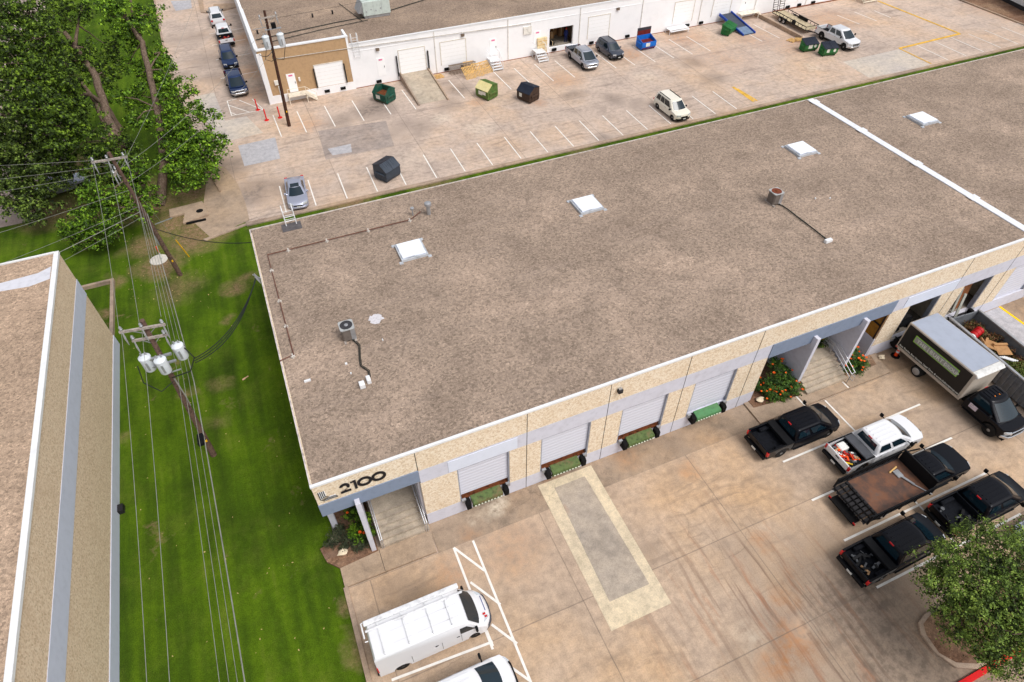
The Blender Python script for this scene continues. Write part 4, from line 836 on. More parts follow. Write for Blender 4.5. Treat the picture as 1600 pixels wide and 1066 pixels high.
def toolpile(x0, x1, y0, y1, z, n, seed, label, idx=(0, 1, 2, 3, 4, 5, 6), kind=True):
    rs = random.Random(seed)
    b = MB()
    for i in range(n):
        x, y = rs.uniform(x0, x1), rs.uniform(y0, y1); a = rs.uniform(0, 3.1); l_ = rs.uniform(.15, .6); k_ = rs.choice(idx)
        x = min(max(x, x0+l_/2), x1-l_/2); y = min(max(y, y0+l_/2), y1-l_/2)
        mt = Matrix.Translation((x, y, z+rs.uniform(.04, .24))) @ Matrix.Rotation(a, 4, 'Z') @ Matrix.Rotation(rs.uniform(-.3, .3), 4, 'Y')
        b.xbox(mt, l_, rs.uniform(.03, .16), rs.uniform(.03, .1), k_)
        if i % 11 == 0: b.lathe((x, y, z+.02), [(.1, 0), (.12, .2), (.09, .21)], 10, 'z', k_)
    o = b.build('tool_pile', m_bits, bev=.008); tag(o, label, 'tools'); o['kind'] = 'stuff'; return o
toolpile(26.75, 27.95, 11.5, 13.15, .73, 70, 3, 'jumble of orange, yellow and white tools in the white pickup bed')
toolpile(22.8, 24.0, 5.9, 7.2, .70, 22, 5, 'grey hand tools lying in the bed of the lower black pickup', (4, 6, 6, 6, 4, 6, 3))
toolpile(29.4, 30.8, 6.0, 7.5, .70, 9, 8, 'few small grey scraps in the bed of the right black pickup', (4, 6, 6))
toolpile(-1.9, -.6, 8.3, 9.7, .74, 30, 9, 'cut wood and tools in the bed of the bottom white pickup', (3, 3, 6, 4, 2))
b = MB(); b.box(27.2, 27.8, 12.55, 13.1, .76, 1.05); tag(b.build('storage_tub', m_bits[2], bev=.05), 'white plastic tub in the front corner of the white pickup bed', 'tub')
# flatbed stake truck
t3, _, q3 = pickup('black flatbed truck with rusty bed and black stake sides, in the middle row', 31.75, 9.55, 0, p_black, 3.9, 2.05, cab_short=True, flat=True, name='flatbed_truck', group=None); t3['category'] = 'truck'
m_rusty = Nd('rusty_steel_deck'); _p = m_rusty.obj(); m_rusty = m_rusty.fin(m_rusty.ramp(m_rusty.noise(m_rusty.wob(_p, .8, .8), 1.1, 6, .65), [(.3, srgb(74, 64, 60)), (.45, srgb(96, 72, 62)), (.6, srgb(122, 84, 64)), (.75, srgb(100, 86, 78))]), .8, .1, .3)
def tpart(b, nm, m_, t, **k): o = b.build(nm, m_, t, **k); return o
bx0, bx1, bw = -5.8, -1.85, 1.2      # local x of the deck, relative to t3
b = MB(); b.box(bx0, bx1, -bw, bw, .92, 1.04); deck = tpart(b, 'flat_deck', m_rusty, t3)
b = MB(); b.box(bx0, bx1, -bw-.06, -bw, .84, 1.10); b.box(bx0, bx1, bw, bw+.06, .84, 1.10); b.box(bx0-.06, bx0, -bw-.04, bw+.04, .86, 1.03); tpart(b, 'deck_edge', m_dark, t3)
b = MB(); b.box(bx1-.03, bx1+.03, -bw, bw, 1.04, 1.95); b.box(bx1-.06, bx1+.06, -bw-.03, bw+.03, 1.95, 2.03); tpart(b, 'headboard', m_trim, t3, bev=.01)
for sy in (-1, 1):
    b = MB(); y = sy*(bw+.1); n = 12; xs0 = bx0-.9
    for i in range(n):
        xa = xs0+(bx1-xs0)*i/n; xb = xs0+(bx1-xs0)*(i+1)/n; b.bar((xa, y, 1.05), (xb, y, 1.62), .07, .09)
    for zz in (1.08, 1.64): b.bar((xs0, y, zz), (bx1, y, zz), .07, .07)
    for i in range(5): b.bar((xs0+.05+i*(bx1-xs0-.1)/4, y, .8), (xs0+.05+i*(bx1-xs0-.1)/4, y, 1.68), .09, .09)
    tpart(b, 'stake_side', m_trim, t3)
    b = MB(); b.bar((bx1, y, 1.5), (bx1+1.6, y*.9, 1.2), .07, .05); tpart(b, 'tie_bar', m_trim, t3)
b = MB()
for i in range(9): yy = -bw+.08+i*(2*bw-.16)/8; b.bar((bx0-.06, yy, 1.0), (bx0-1.05, yy, .84), .19, .05)
b.bar((bx0-.06, -bw, .98), (bx0-1.05, -bw, .82), .06, .14); b.bar((bx0-.06, bw, .98), (bx0-1.05, bw, .82), .06, .14)
b2 = MB()
for k_ in (.12, .5, .9): b2.bar((bx0-.06-k_, -bw, 1.06-.16*k_), (bx0-.06-k_, bw, 1.06-.16*k_), .07, .05)
tpart(b, 'rear_slat_ramp', m_dark, t3); tpart(b2, 'cross_strap', m_black, t3)
bx0 -= .75
b = MB(); b.box(bx0-.55, bx0-.1, -.9, .9, .45, .55); b.box(bx0-.1, bx1+.6, -.5, .5, .5, .86); b.bar((bx0-.6, -1.0, .5), (bx0-.6, 1.0, .5), .12, .1); tpart(b, 'frame_rails', m_black, t3)
for sy in (-1, 1):
    b = MB(); y0, y1 = sorted((sy*(bw-.02), sy*(bw-.5))); b.lathe((-5.05, y0, .42), [(.26, 0), (.38, 0), (.42, .05), (.42, .43), (.38, .48), (.26, .48)], 22, 'y'); o = tpart(b, 'wheel', m_rubber, t3, smooth=40)
    b = MB(); b.lathe((-5.05, sy*(bw-.02)-.01, .42), [(.27, 0), (.26, .02), (.1, .03)] if sy > 0 else [(.1, -.03), (.26, -.02), (.27, 0)], 16, 'y'); tpart(b, 'rim', m_chrome, o)
    b = MB(); b.box(bx0-.63, bx0-.6, sy*.95-.09, sy*.95+.09, .5, .64); tpart(b, 'tail_light', m_red, t3)
for o in list(t3.children):
    if o.name.split('.')[0] == 'rear_bumper':
        for c2 in list(o.children_recursive): bpy.data.objects.remove(c2)
        bpy.data.objects.remove(o)
# the pickup builder put a second rear axle under the cab of the flatbed: drop it
for o in list(t3.children):
    if o.name.startswith('wheel') and o.type == 'MESH':
        xs = [v.co.x for v in o.data.vertices]; cx = sum(xs)/len(xs)
        if -1.5 < cx < .2:
            for c2 in list(o.children_recursive): bpy.data.objects.remove(c2)
            bpy.data.objects.remove(o)
b = MB(); b.bar((29.0, 9.9, 1.1), (29.3, 9.0, 1.12), .14, .08); b.bar((29.3, 9.0, 1.1), (29.75, 8.1, 1.1), .07, .07); b.box(28.8, 29.2, 9.7, 10.2, 1.05, 1.15); tag(b.build('metal_bracket', m_metal, bev=.02), 'bent shiny metal bracket lying on the rusty flatbed deck', 'bracket')
b = MB(); b.bar((28.6, 10.2, 1.08), (29.3, 10.35, 1.08), .08, .08); tag(b.build('wooden_stick', m_pallet), 'short pale stick on the rusty flatbed deck', 'stick')
# box truck
bt, gb, qb = pickup('black box truck with grey roof and green framed lettering, beside the grey container', 38.35, 10.9, rad(-90), p_black, 3.2, 2.1, cab_short=True, flat=True, name='box_truck', group=None, lift=.22, chrome=True); bt['category'] = 'truck'
for o in list(bt.children):
    if o.name.startswith('rear_bumper'):
        for c2 in list(o.children_recursive): bpy.data.objects.remove(c2)
        bpy.data.objects.remove(o); continue
    if o.name.startswith('wheel'):
        xs = [v.co.x for v in o.data.vertices]; cx = sum(xs)/len(xs)
        if cx < .3:
            for c2 in list(o.children_recursive): bpy.data.objects.remove(c2)
            bpy.data.objects.remove(o)
# local axes: +x forward (towards -Y), +y left (towards +X)
X0, X1, BW, Z0, Z1 = -7.05, -1.75, 1.26, 1.05, 3.35
m_gbox = M('grey_box_frame', (178, 168, 156), .5, var=.05); m_bside = M('black_box_side', (22, 21, 22), .45, var=.03); m_broof = M('grey_box_roof', (160, 168, 184), .5, var=.04, sc_=1.5)
b = MB(); b.box(X0, X1, -BW, BW, Z0, Z1); tpart(b, 'cargo_box', m_gbox, bt, bev=.03)
b = MB(); b.box(X0+.07, X1-.35, -BW+.08, BW-.08, Z1-.01, Z1+.015); tpart(b, 'box_roof', m_broof, bt)
b = MB(); b.prism([(X1-.35, Z1+.012), (X1-.06, Z1+.02), (X1+.16, Z1-.12), (X1+.02, Z1-.35)], -BW+.03, BW-.03); tpart(b, 'box_nose_cap', M('off_white_cap', (214, 214, 212), .4), bt, bev=.03)
m_gr = M('lime_green_frame', (150, 214, 60), .5, var=.02); m_plq = M('grey_sign_plaque', (150, 152, 150), .5, var=.02); m_let = M('pale_lettering', (208, 212, 208), .5)
for sy in (-1, 1):
    y = sy*(BW+.004); ya, yb_ = sorted((y, y+sy*.012))
    b = MB(); b.box(X0+.1, X1-.2, ya, yb_, Z0+.16, Z1-.12); pn = tpart(b, 'side_panel', m_bside, bt)
    ya, yb_ = sorted((y+sy*.012, y+sy*.02)); b = MB(); b.box(X0+.85, X1-.95, ya, yb_, 2.28, 2.86); tpart(b, 'sign_frame', m_gr, pn)
    ya, yb_ = sorted((y+sy*.02, y+sy*.028)); b = MB(); b.box(X0+.9, X1-1.0, ya, yb_, 2.33, 2.81); tpart(b, 'sign_plaque', m_plq, pn)
    for xd in (-5.05, -3.7): ya, yb_ = sorted((y+sy*.028, y+sy*.034)); b = MB(); b.box(xd-.02, xd+.02, ya, yb_, 2.36, 2.78); tpart(b, 'sign_divider', m_let, pn)
    yt = y+sy*.036
    rot = (Matrix.Rotation(rad(90), 4, 'X') if sy < 0 else Matrix.Rotation(rad(180), 4, 'Z') @ Matrix.Rotation(rad(90), 4, 'X'))
    words = (('THE', -5.6), ('BURT', -4.38), ('GROUP', -3.2))
    for wd_, xc in words:
        xx = xc if sy < 0 else (X0+X1)-xc
        xx = xc if sy < 0 else -(xc-(X0+X1)/2)+(X0+X1)/2
        text(wd_, .40 if wd_ != 'GROUP' else .34, Matrix.Translation((xx, yt, 2.42)) @ rot, 'sign_lettering', m_let, pn, .004, .006, .98, 'CENTER', 1.12 if wd_ != 'GROUP' else 1.0)
    text('Box Trucks, Box Storage, Used Tires, & www.theburtgroup.com', .19, Matrix.Translation(((X0+.2) if sy < 0 else (X1-.3), yt-sy*.018, Z0+.24)) @ rot, 'small_lettering', m_let, pn, .004, .004, 1.0, 'LEFT', 1.0)
    b = MB(); b.box(X0, X1, min(sy*BW, sy*(BW+.03)), max(sy*BW, sy*(BW+.03)), Z0-.06, Z0+.1); tpart(b, 'side_rail', m_gbox, bt)
    b = MB(); b.box(X0+.02, X0+.16, min(sy*(BW+.03), sy*(BW+.05)), max(sy*(BW+.03), sy*(BW+.05)), Z0-.02, Z0+.06); tpart(b, 'side_marker', m_red, bt)
    b = MB(); y0, y1 = sorted((sy*(BW-.02), sy*(BW-.55))); b.lathe((-4.95, y0, .44), [(.27, 0), (.4, 0), (.44, .05), (.44, .48), (.4, .53), (.27, .53)], 22, 'y'); o = tpart(b, 'wheel', m_rubber, bt, smooth=40)
    b = MB(); b.lathe((-4.95, sy*(BW-.02)-.01, .44), [(.28, 0), (.26, .02), (.1, .03)] if sy > 0 else [(.1, -.03), (.26, -.02), (.28, 0)], 16, 'y'); tpart(b, 'rim', m_metal, o)
b = MB(); b.box(X0+.2, X1+.6, -.5, .5, .5, 1.0); tpart(b, 'frame_rails', m_black, bt)
b = MB(); b.box(X0-.5, X0-.02, -1.0, 1.0, .5, .58); b.bar((X0-.02, -.9, 1.0), (X0-.5, -.9, .55), .06, .06); b.bar((X0-.02, .9, 1.0), (X0-.5, .9, .55), .06, .06); tpart(b, 'rear_step', m_trim, bt)
b = MB(); b.box(X0-.02, X0, -BW+.08, BW-.08, Z0+.1, Z1-.12); tpart(b, 'roll_door', m_gbox, bt)
b = MB(); b.lathe((0.95, -1.09, .0), [(.0, 0), (.001, .001)], 3)
for q in range(3): b = MB(); b.box(-.62, -.55, -.22+q*.2, -.16+q*.2, 2.13, 2.17); tpart(b, 'roof_marker_light', m_orange, bt)
b = MB(); b.box(-1.15, -.6, -1.064, -1.055, .95, 1.3); tpart(b, 'door_decal', M('pale_pink_decal', (206, 194, 206), .6), bt)
b = MB(); b.box(-1.15, -.6, 1.055, 1.064, .95, 1.3); tpart(b, 'door_decal', _mc['pale_pink_decal'], bt)
# ---- white van
def van(label, x, y, rz):
    t = thing('cargo_van', label, 'van', (x, y, 0), rz); h, W = 3.0, 2.0; g = .28; R = .36; fa, ra = h-.98, -h+1.15
    prof = [(-h+.02, g+.08)]+arch(ra, g, R+.08)+arch(fa, g, R+.08)+[(h-.1, g), (h, g+.2), (h, .82), (h-.14, 1.08), (h-.62, 1.3), (h-.82, 1.562), (h-1.07, 1.891), (h-1.32, 2.22), (h-1.55, 2.36), (h-1.9, 2.42), (-h+.12, 2.42), (-h+.03, 2.3)]
    ts = [-1, -.985, -.95, -.88, -.8, -.65, -.5, -.25, 0, .25, .5, .65, .8, .88, .95, .985, 1]; V = []; n = len(prof)
    def fy(a, z): return a
    for t_ in ts:
        a = abs(t_)
        for (px, pz) in prof:
            k = max(0, min(1, (px-(h-1.3))/1.3)); xx = px-.42*k*a**3.2; w_ = W/2*(1-.075*max(0, (pz-1.1)/1.3))
            zz = pz-(.10 if pz > 2.2 else .03)*max(0, (a-.86)/.14)**2*(1 if pz > 1 else 0)-(0.02*a if pz > 2.2 else 0); V.append((xx, t_*w_, zz))
    F = []
    for i in range(len(ts)-1):
        for j in range(n): F.append((i*n+j, i*n+(j+1) % n, (i+1)*n+(j+1) % n, (i+1)*n+j))
    F.append(tuple(range(n))); F.append(tuple(range(len(ts)*n-1, (len(ts)-1)*n-1, -1)))
    b = MB(); b.poly(V, F); b.build('body', p_white, t, smooth=40)
    def ws(a, tt, off):      # windshield follows the sloping nose of the body
        xx, zz = h-.62-.7*tt, 1.3+.92*tt; k = max(0, min(1, (xx-(h-1.3))/1.3)); w_ = W/2*(1-.075*max(0, (zz-1.1)/1.3))
        return Vector((xx-.42*k*abs(a)**3.2+off*.8, a*w_, zz+off*.6))
    V = []; F = []; sl_ = (-.88, -.8, -.65, -.5, -.25, 0, .25, .5, .65, .8, .88)
    for a_ in sl_:
        for tt in (.04, .35, .65, .94): V.append(ws(a_*(1.0 if abs(a_) < .85 else 1), tt, .03))
    for i in range(len(sl_)-1):
        for j_ in range(3): F.append((4*i+j_, 4*i+4+j_, 4*i+5+j_, 4*i+1+j_))
    MB().poly(V, F).build('windshield', m_vglass, t, smooth=60)
    for sy in (-1, 1):
        yy = sy*(W/2*.965+.006); b = MB(); V = [(h-1.78, sy*(W/2*.99), 1.35), (h-.98, sy*(W/2*.985), 1.3), (h-1.42, sy*(W/2*.95), 1.92), (h-1.78, sy*(W/2*.948), 1.92)]; b.poly([(a_, c_+sy*.012, d_) for a_, c_, d_ in V], [(0, 1, 2, 3)]); b.build('side_window', m_vglass, t)
        b = MB(); y0, y1 = sorted((sy*(W/2-.02), sy*(W/2+.2))); b.box(h-1.02, h-.9, y0, y1, 1.2, 1.56); b.build('mirror', m_trim, t, bev=.03)
        b = MB(); b.prism([(h-.5, sy*(W/2-.13)), (h-.28, sy*(W/2-.28)), (h-.16, sy*(W/2-.42)), (h-.36, sy*(W/2-.42))], .98, 1.16, plane='xy'); b.build('headlight', m_lamp, t)
        b = MB(); y0, y1 = sorted((sy*(W/2-.01), sy*(W/2-.12))); b.box(-h+.0, -h+.06, y0, y1, .9, 1.5); b.build('tail_light', m_red, t)
        for q in (-.1, 1.0): b = MB(); b.box(q, q+.16, sy*(W/2+.002)-.012, sy*(W/2+.002)+.012, 1.12, 1.16); b.build('door_handle', m_trim, t)
        b = MB(); yy = sy*(W/2-.0)
        for q in (-1.3, .25, 1.25): b.box(q-.008, q+.008, yy-.006, yy+.006, .45, 1.25)
        b.build('door_seam', m_dark, t)
    V = [(h-.36, -.86), (h-.02, -.6), (h+.06, 0), (h-.02, .6), (h-.36, .86), (h-.42, .96), (h-.3, .75), (h-.12, .55), (h-.06, 0), (h-.12, -.55), (h-.3, -.75), (h-.42, -.96)]
    b = MB(); b.prism([(h-.45, -.985), (h-.22, -.86), (h-.0, -.6), (h+.07, 0), (h-.0, .6), (h-.22, .86), (h-.45, .985), (h-.55, .9), (h-.4, 0), (h-.55, -.9)], g, .84, plane='xy'); b.build('front_bumper', M('dark_grey_bumper', (66, 68, 78), .6), t, bev=.04)
    b = MB(); b.box(h-.24, h-.2, -.3, .5, 1.12, 1.13); b.build('hood_badge', M('badge_blue', (60, 70, 130), .5), t)
    b = MB(); b.box(h-.42, h-.28, -.52, -.42, 1.22, 1.235); b.box(h-.36, h-.24, -.66, -.56, 1.19, 1.205); b.build('red_mark', m_red, t)
    b = MB(); b.box(-h-.08, -h+.03, -.9, .9, .3, .46); b.build('rear_bumper', m_trim, t)
    # roof gear: two long tubes/boxes on the left side, cross bars
    for y0, y1, z0, z1, x0, x1 in ((.72, .98, 2.5, 2.64, -h-.02, h-1.2), (.42, .54, 2.52, 2.6, -h-.02, h-1.1)): b = MB(); b.box(x0, x1, y0, y1, z0, z1); b.build('roof_tube', M('white_roof_gear', (222, 223, 226), .4), t, bev=.03)
    for q in (-2.4, -1.2, 0, .95): b = MB(); b.box(q-.03, q+.03, -.78, .98, 2.455, 2.49); b.box(q-.04, q+.04, -.84, -.76, 2.40, 2.49); b.box(q-.03, q+.03, -.80, -.74, 2.49, 2.5); b.build('roof_bar', M('white_roof_gear', (222, 223, 226), .4), t, bev=.008)
    for q in (-2.2, -.9, .3): b = MB(); b.box(q, q+.06, .80, .86, 2.58, 2.60); b.build('clamp', m_red, t)
    b = MB(); b.tube([(-h, .95, 2.5), (-h-.12, .95, 2.5), (-h-.12, .2, 2.5)], .04); b.tube([(-h, .1, 2.3), (-h-.15, .1, 2.35)], .03); b.build('rear_rack_end', m_whitemetal, t)
    b = MB()
    for q in (-1.9, -.7, .2, .75, 1.1): b.box(q, q+.9 if q < .5 else q+.3, -.5, -.49, 2.425, 2.432); b.box(q, q+.9 if q < .5 else q+.3, .1, .11, 2.425, 2.432)
    b.build('roof_rib', M('roof_rib_grey', (214, 214, 220), .5), t)
    b = MB(); b.box(-h+.15, h-.4, -.75, .75, g-.06, g+.1); b.build('chassis', m_black, t)
    wheels(t, 6, W, fa, ra, R, m_rimd, wd=.24); return t
van('white cargo van with roof rack tubes on its left, beside the lawn', .72, 12.5, rad(0))
suv('silver car mostly hidden behind the leafy tree at the right edge', 34.6, 4.0, 0, p_silver, 4.7, 1.85, 1.45, 'car', 'parked_car', True, group=None)
# ---- back lot
suv('silver sedan with sunroof beside the white roof ladder', 1.45, 55.75, rad(-95), p_pale, 4.75, 1.85, 1.42, 'car', 'sedan', True, True)
suv('cream white suv parked alone in the near row of the back lot', 43.15, 55.8, rad(-90), p_cream, 4.9, 1.98, 1.78)
suv('dark grey suv backed up to the white wall beside a silver pickup', 44.7, 72.75, rad(-88), p_grey, 4.6, 1.85, 1.7)
pickup('silver pickup backed up to the open loading door of the white warehouse', 40.25, 72.0, rad(-90), p_silver, 5.85, 1.98, tow=False, chrome=True, ribs=2)
pickup('white lifted pickup hitched to a long utility trailer', 74.1, 63.7, rad(-89), p_white, 6.3, 2.05, lift=.12, chrome=True)
pickup('navy pickup facing the hatched lines beside the tan wall', -1.05, 82.3, rad(-88), p_blue, 5.8, 1.98, chrome=True, tow=False)
suv('navy suv between a navy pickup and a white work truck', -1.1, 90.2, rad(-89), p_blue, 4.8, 1.9, 1.75)
_, _, qw = pickup('white work truck with red tools in its bed on the side drive', -.75, 98.2, rad(91), p_white, 5.8, 1.98)
suv('white suv with a black roof rack at the top of the side drive', -1.1, 106.2, rad(91), p_white, 4.9, 1.95, 1.8)
toolpile(-1.5, -.1, 95.8, 97.3, .74, 24, 12, 'red cans and boards in the bed of the white work truck', (5, 5, 4, 3, 6, 2))
# utility trailer
t = thing('utility_trailer', 'long black utility trailer with wooden deck and raised mesh ramp by the white wall', 'trailer', (73.4, 71.3, 0), rad(-92))
tl, tw = 3.6, 1.05
b = MB(); b.box(-tl, tl, -tw, tw, .55, .62); b.build('wooden_deck', M('trailer_deck_wood', (188, 172, 142), .9, var=.2), t)
for sy in (-1, 1):
    b = MB()
    for z in (.58, 1.0): b.bar((-tl, sy*tw, z), (tl, sy*tw, z), .07, .07)
    for i in range(10): xx = -tl+.02+i*2*tl/9; b.bar((xx, sy*tw, .58), (xx, sy*tw, 1.0), .05, .05)
    b.build('side_rail', m_trim, t)
    b = MB(); y0, y1 = sorted((sy*(tw+.03), sy*(tw+.25))); b.box(-1.9, -.2, y0, y1, .66, .72); b.build('fender', m_trim, t)
    for xx in (-1.5, -.65):
        b = MB(); b.lathe((xx, sy*(tw+.14)-.1, .33), [(.2, 0), (.33, .02), (.33, .18), (.2, .2)], 18, 'y'); o = b.build('wheel', m_rubber, t, smooth=40)
        b = MB(); b.lathe((xx, sy*(tw+.245)-.01, .33), [(.2, 0), (.18, .02)], 14, 'y'); b.build('rim', m_metal, o)
b = MB(); b.bar((tl, -tw, .58), (tl+1.3, 0, .5), .08, .1); b.bar((tl, tw, .58), (tl+1.3, 0, .5), .08, .1); b.bar((tl, -tw, .98), (tl, tw, .98), .06, .06); b.build('drawbar', m_trim, t)
b = MB()
for sy in (-1, 1):
    for yy in (sy*.15, sy*.95): b.bar((-tl-.05, yy, .6), (-tl-.35, yy, 2.1), .06, .06)
    for q in range(6): k_ = q/5; b.bar((-tl-.05-.3*k_, sy*.15, .62+1.48*k_), (-tl-.05-.3*k_, sy*.95, .62+1.48*k_), .05, .05)
b.bar((-tl-.2, -.15, 1.3), (-tl-.2, .15, 1.3), .04, .04); b.build('loading_ramp', m_trim, t)
b = MB(); b.lathe((1.1, -tw-.16, .8), [(.2, 0), (.34, .02), (.34, .2), (.2, .22)], 18, 'y'); b.build('spare_wheel', m_rubber, t)
b = MB(); b.box(-.4, 1.4, tw-.12, tw+.05, .64, 1.02); b.build('tool_box', m_trim, t)

# ================================================================== dumpsters
def dumpster(label, x, y, rz, body, lidc, kind='peak', lid=True, w_=1.95, d=1.75, sticker=(0,), hh=1.0):
    t = thing('dumpster', label, 'dumpster', (x, y, 0), rz, 'dumpsters in the back lot'); W2 = w_/2; D = d/2
    if kind == 'peak': prof = [(-D+.1, .12), (D-.1, .12), (D, .4), (D, 1.12*hh), (.12, 1.72*hh), (-D+.05, 1.5*hh if lid else 1.35), (-D, .4)]
    else: prof = [(-D, .12), (D-.2, .12), (D, .5), (D, 1.05*hh), (-D, 1.45*hh)]
    # shell: side plates + front/back/bottom so that an open bin shows its inside
    for sy in (-1, 1):
        b = MB(); y0, y1 = sorted((sy*W2, sy*(W2-.05))); b.prism(prof, y0, y1); b.build('side_plate', body, t)
        b = MB(); y0, y1 = sorted((sy*W2, sy*(W2+.16))); b.box(-D+.35, D-.25, y0, y1, .72, .9); b.build('fork_pocket', body, t, bev=.015)
        b = MB(); y0, y1 = sorted((sy*(W2+.001), sy*(W2+.03)))
        for q in (-D+.3, 0, D-.3): b.box(q-.03, q+.03, y0, y1, .14, .7)
        b.build('side_rib', body, t)
    inner = m_rustbrown if not lid else body
    n = len(prof); b = MB(); rng = [i for i in range(n) if not (kind == 'peak' and i in (3, 4)) and not (kind != 'peak' and i == 3)]
    for i in rng:
        p, q = Vector((*prof[i], 0)), Vector((*prof[(i+1) % n], 0)); dd = (q-p).normalized(); nn = Vector((-dd.y, dd.x, 0))*.05
        pts = [(p.x, p.y), (q.x, q.y), (q.x+nn.x, q.y+nn.y), (p.x+nn.x, p.y+nn.y)]; b.prism(pts, -W2+.05, W2-.05)
    b.build('shell', body, t)
    if not lid:
        b = MB(); b.box(-D+.06, D-.06, -W2+.06, W2-.06, .2, .8); b.build('rusty_inside', inner, t)
        b = MB(); b.box(D-.03, D+.08, -W2, W2, 1.0, 1.12); b.box(-D-.06, -D+.05, -W2, W2, 1.3, 1.42)
        for sy in (-1, 1): b.bar((D, sy*(W2), 1.1), (.12, sy*W2, 1.72), .09, .09); b.bar((-D, sy*W2, 1.4), (.12, sy*W2, 1.72), .09, .09)
        b.build('rim', body, t)
    else:
        if kind == 'peak': segs = [((D+.06, 1.11*hh), (.12, 1.75*hh)), ((.12, 1.75*hh), (-D, 1.52*hh))]
        else: segs = [((D+.08, 1.04*hh), (-D-.02, 1.48*hh))]
        for si, (p, q) in enumerate(segs):
            lm = lidc[si % len(lidc)]
            for sy in (-1, 1):
                b = MB(); y0, y1 = sorted((sy*.015, sy*(W2+.03)))
                dz = .05; b.prism([(p[0], p[1]), (q[0], q[1]), (q[0], q[1]+dz), (p[0], p[1]+dz)], y0, y1)
                for k_ in range(4):
                    yy = y0+.12+k_*(y1-y0-.24)/3; b.prism([(p[0]-.05, p[1]+dz-.0), (q[0]+.05, q[1]+dz), (q[0]+.05, q[1]+dz+.03), (p[0]-.05, p[1]+dz+.03)], yy-.03, yy+.03)
                b.build('lid', lm, t)
    for q in sticker:
        b = MB()
        if q == 0: b.box(D+.001, D+.012, -.62, -.22, .55, .98)
        elif q == 1: b.box(D+.001, D+.012, -.5, .1, .5, .95)
        elif q == 2: b.box(D+.001, D+.012, .05, .65, .62, 1.0)
        elif q == 3: b.lathe((D+.001, .5, .75), [(.2, 0), (.2, .012)], 14, 'x')
        b.build('sticker', M('pale_sticker', (226, 226, 216), .7, var=.12, sc_=8), t)
    for sx in (-1, 1):
        for sy in (-1, 1): b = MB(); b.lathe((sx*(D-.25), sy*(W2-.15)-.04, .09), [(.09, 0), (.09, .08)], 10, 'y'); b.build('caster', m_black, t)
    return t
m_dg = M('teal_green_dumpster_paint', (24, 82, 68), .6, var=.15, dirt=.3); m_og = M('olive_green_dumpster_paint', (86, 116, 56), .65, var=.15, dirt=.5); m_br = M('brown_dumpster_paint', (66, 50, 42), .6, var=.15, dirt=.15)
m_sl = M('slate_dumpster_paint', (62, 70, 82), .55, var=.08); m_bl = M('bright_blue_dumpster_paint', (24, 110, 206), .5, var=.06); m_gn = M('bright_green_dumpster_paint', (34, 110, 56), .55, var=.1, dirt=.2)
m_lidy = M('cream_lid', (226, 214, 158), .6, var=.05); m_lidk = M('dark_blue_black_lid', (36, 42, 56), .5, var=.1); m_lidc = M('charcoal_lid', (58, 58, 66), .5, var=.15)
dumpster('open topped teal green dumpster with rusty inside beside the concrete ramp', 14.4, 71.9, rad(-146), m_dg, [m_lidk], lid=False, sticker=(1,))
dumpster('olive green dumpster with one cream lid near the pallets', 25.62, 67.95, rad(-155), m_og, [m_lidy, m_og], sticker=(1, 2))
dumpster('brown dumpster with dark blue black lids alone in the back lot', 29.75, 65.35, rad(-155), m_br, [m_lidk, m_lidk], sticker=(0,))
dumpster('slate grey dumpster in the near row behind the warehouse roof', 10.27, 55.75, rad(-59), m_sl, [m_sl, m_lidc], sticker=())
bd = dumpster('bright blue dumpster with raised lid and dark red inside at the white wall', 50.1, 72.7, rad(-90), m_bl, [m_lidc], kind='flat', lid=False, w_=2.1, d=1.6, sticker=(1,))
for o in list(bd.children):
    if o.name.split('.')[0] in ('rim', 'rusty_inside'): bpy.data.objects.remove(o)
b = MB(); b.box(-.72, .7, -.98, .98, .2, .85); b.build('dark_red_inside', M('dark_red_rust', (110, 34, 30), .8, var=.2), bd)
b = MB(); b.box(-.86, -.8, -1.02, 1.02, 1.4, 2.35); b.box(-.80, -.77, -.98, .98, 1.0, 2.0, 1); b.build('raised_lid', [m_lidc, _mc['dark_red_rust']], bd)
dumpster('dark green dumpster with black lid and round sticker, nearer the pallets', 69.0, 63.3, rad(-97), m_gn, [m_lidk], kind='flat', w_=1.95, d=1.2, sticker=(1, 3), hh=.95)
dumpster('dark green dumpster with black lid and round sticker beside the white lifted pickup', 70.3, 61.2, rad(-100), m_gn, [m_lidk], kind='flat', w_=1.95, d=1.2, sticker=(0, 3), hh=.98)
dumpster('small bright green bin beside the blue ramp at the white wall', 63.0, 72.3, rad(-60), m_gn, [m_gn], kind='flat', w_=2.1, d=1.3, sticker=(), hh=.9)
# blue dock ramp
t = thing('dock_ramp', 'blue steel loading ramp with dark deck leaning on the white wall', 'ramp', (65.3, 73.5, 0), rad(-88))
b = MB(); b.prism([(-2.7, 1.05), (2.7, .05), (2.7, 0), (-2.7, .95)], -.95, .95); b.build('deck', M('dark_ramp_deck', (66, 72, 86), .7), t)
for sy in (-1, 1): b = MB(); y0, y1 = sorted((sy*.95, sy*1.08)); b.prism([(-2.8, 1.25), (2.75, .25), (2.75, 0), (-2.8, .9)], y0, y1); b.build('side_beam', M('royal_blue_paint', (26, 72, 170), .5), t)
b = MB(); b.prism([(.9, .42), (2.6, .1), (2.6, .09), (.9, .41)], -.9, .9); b.build('end_plate', M('bluish_plate', (112, 132, 158), .6), t)
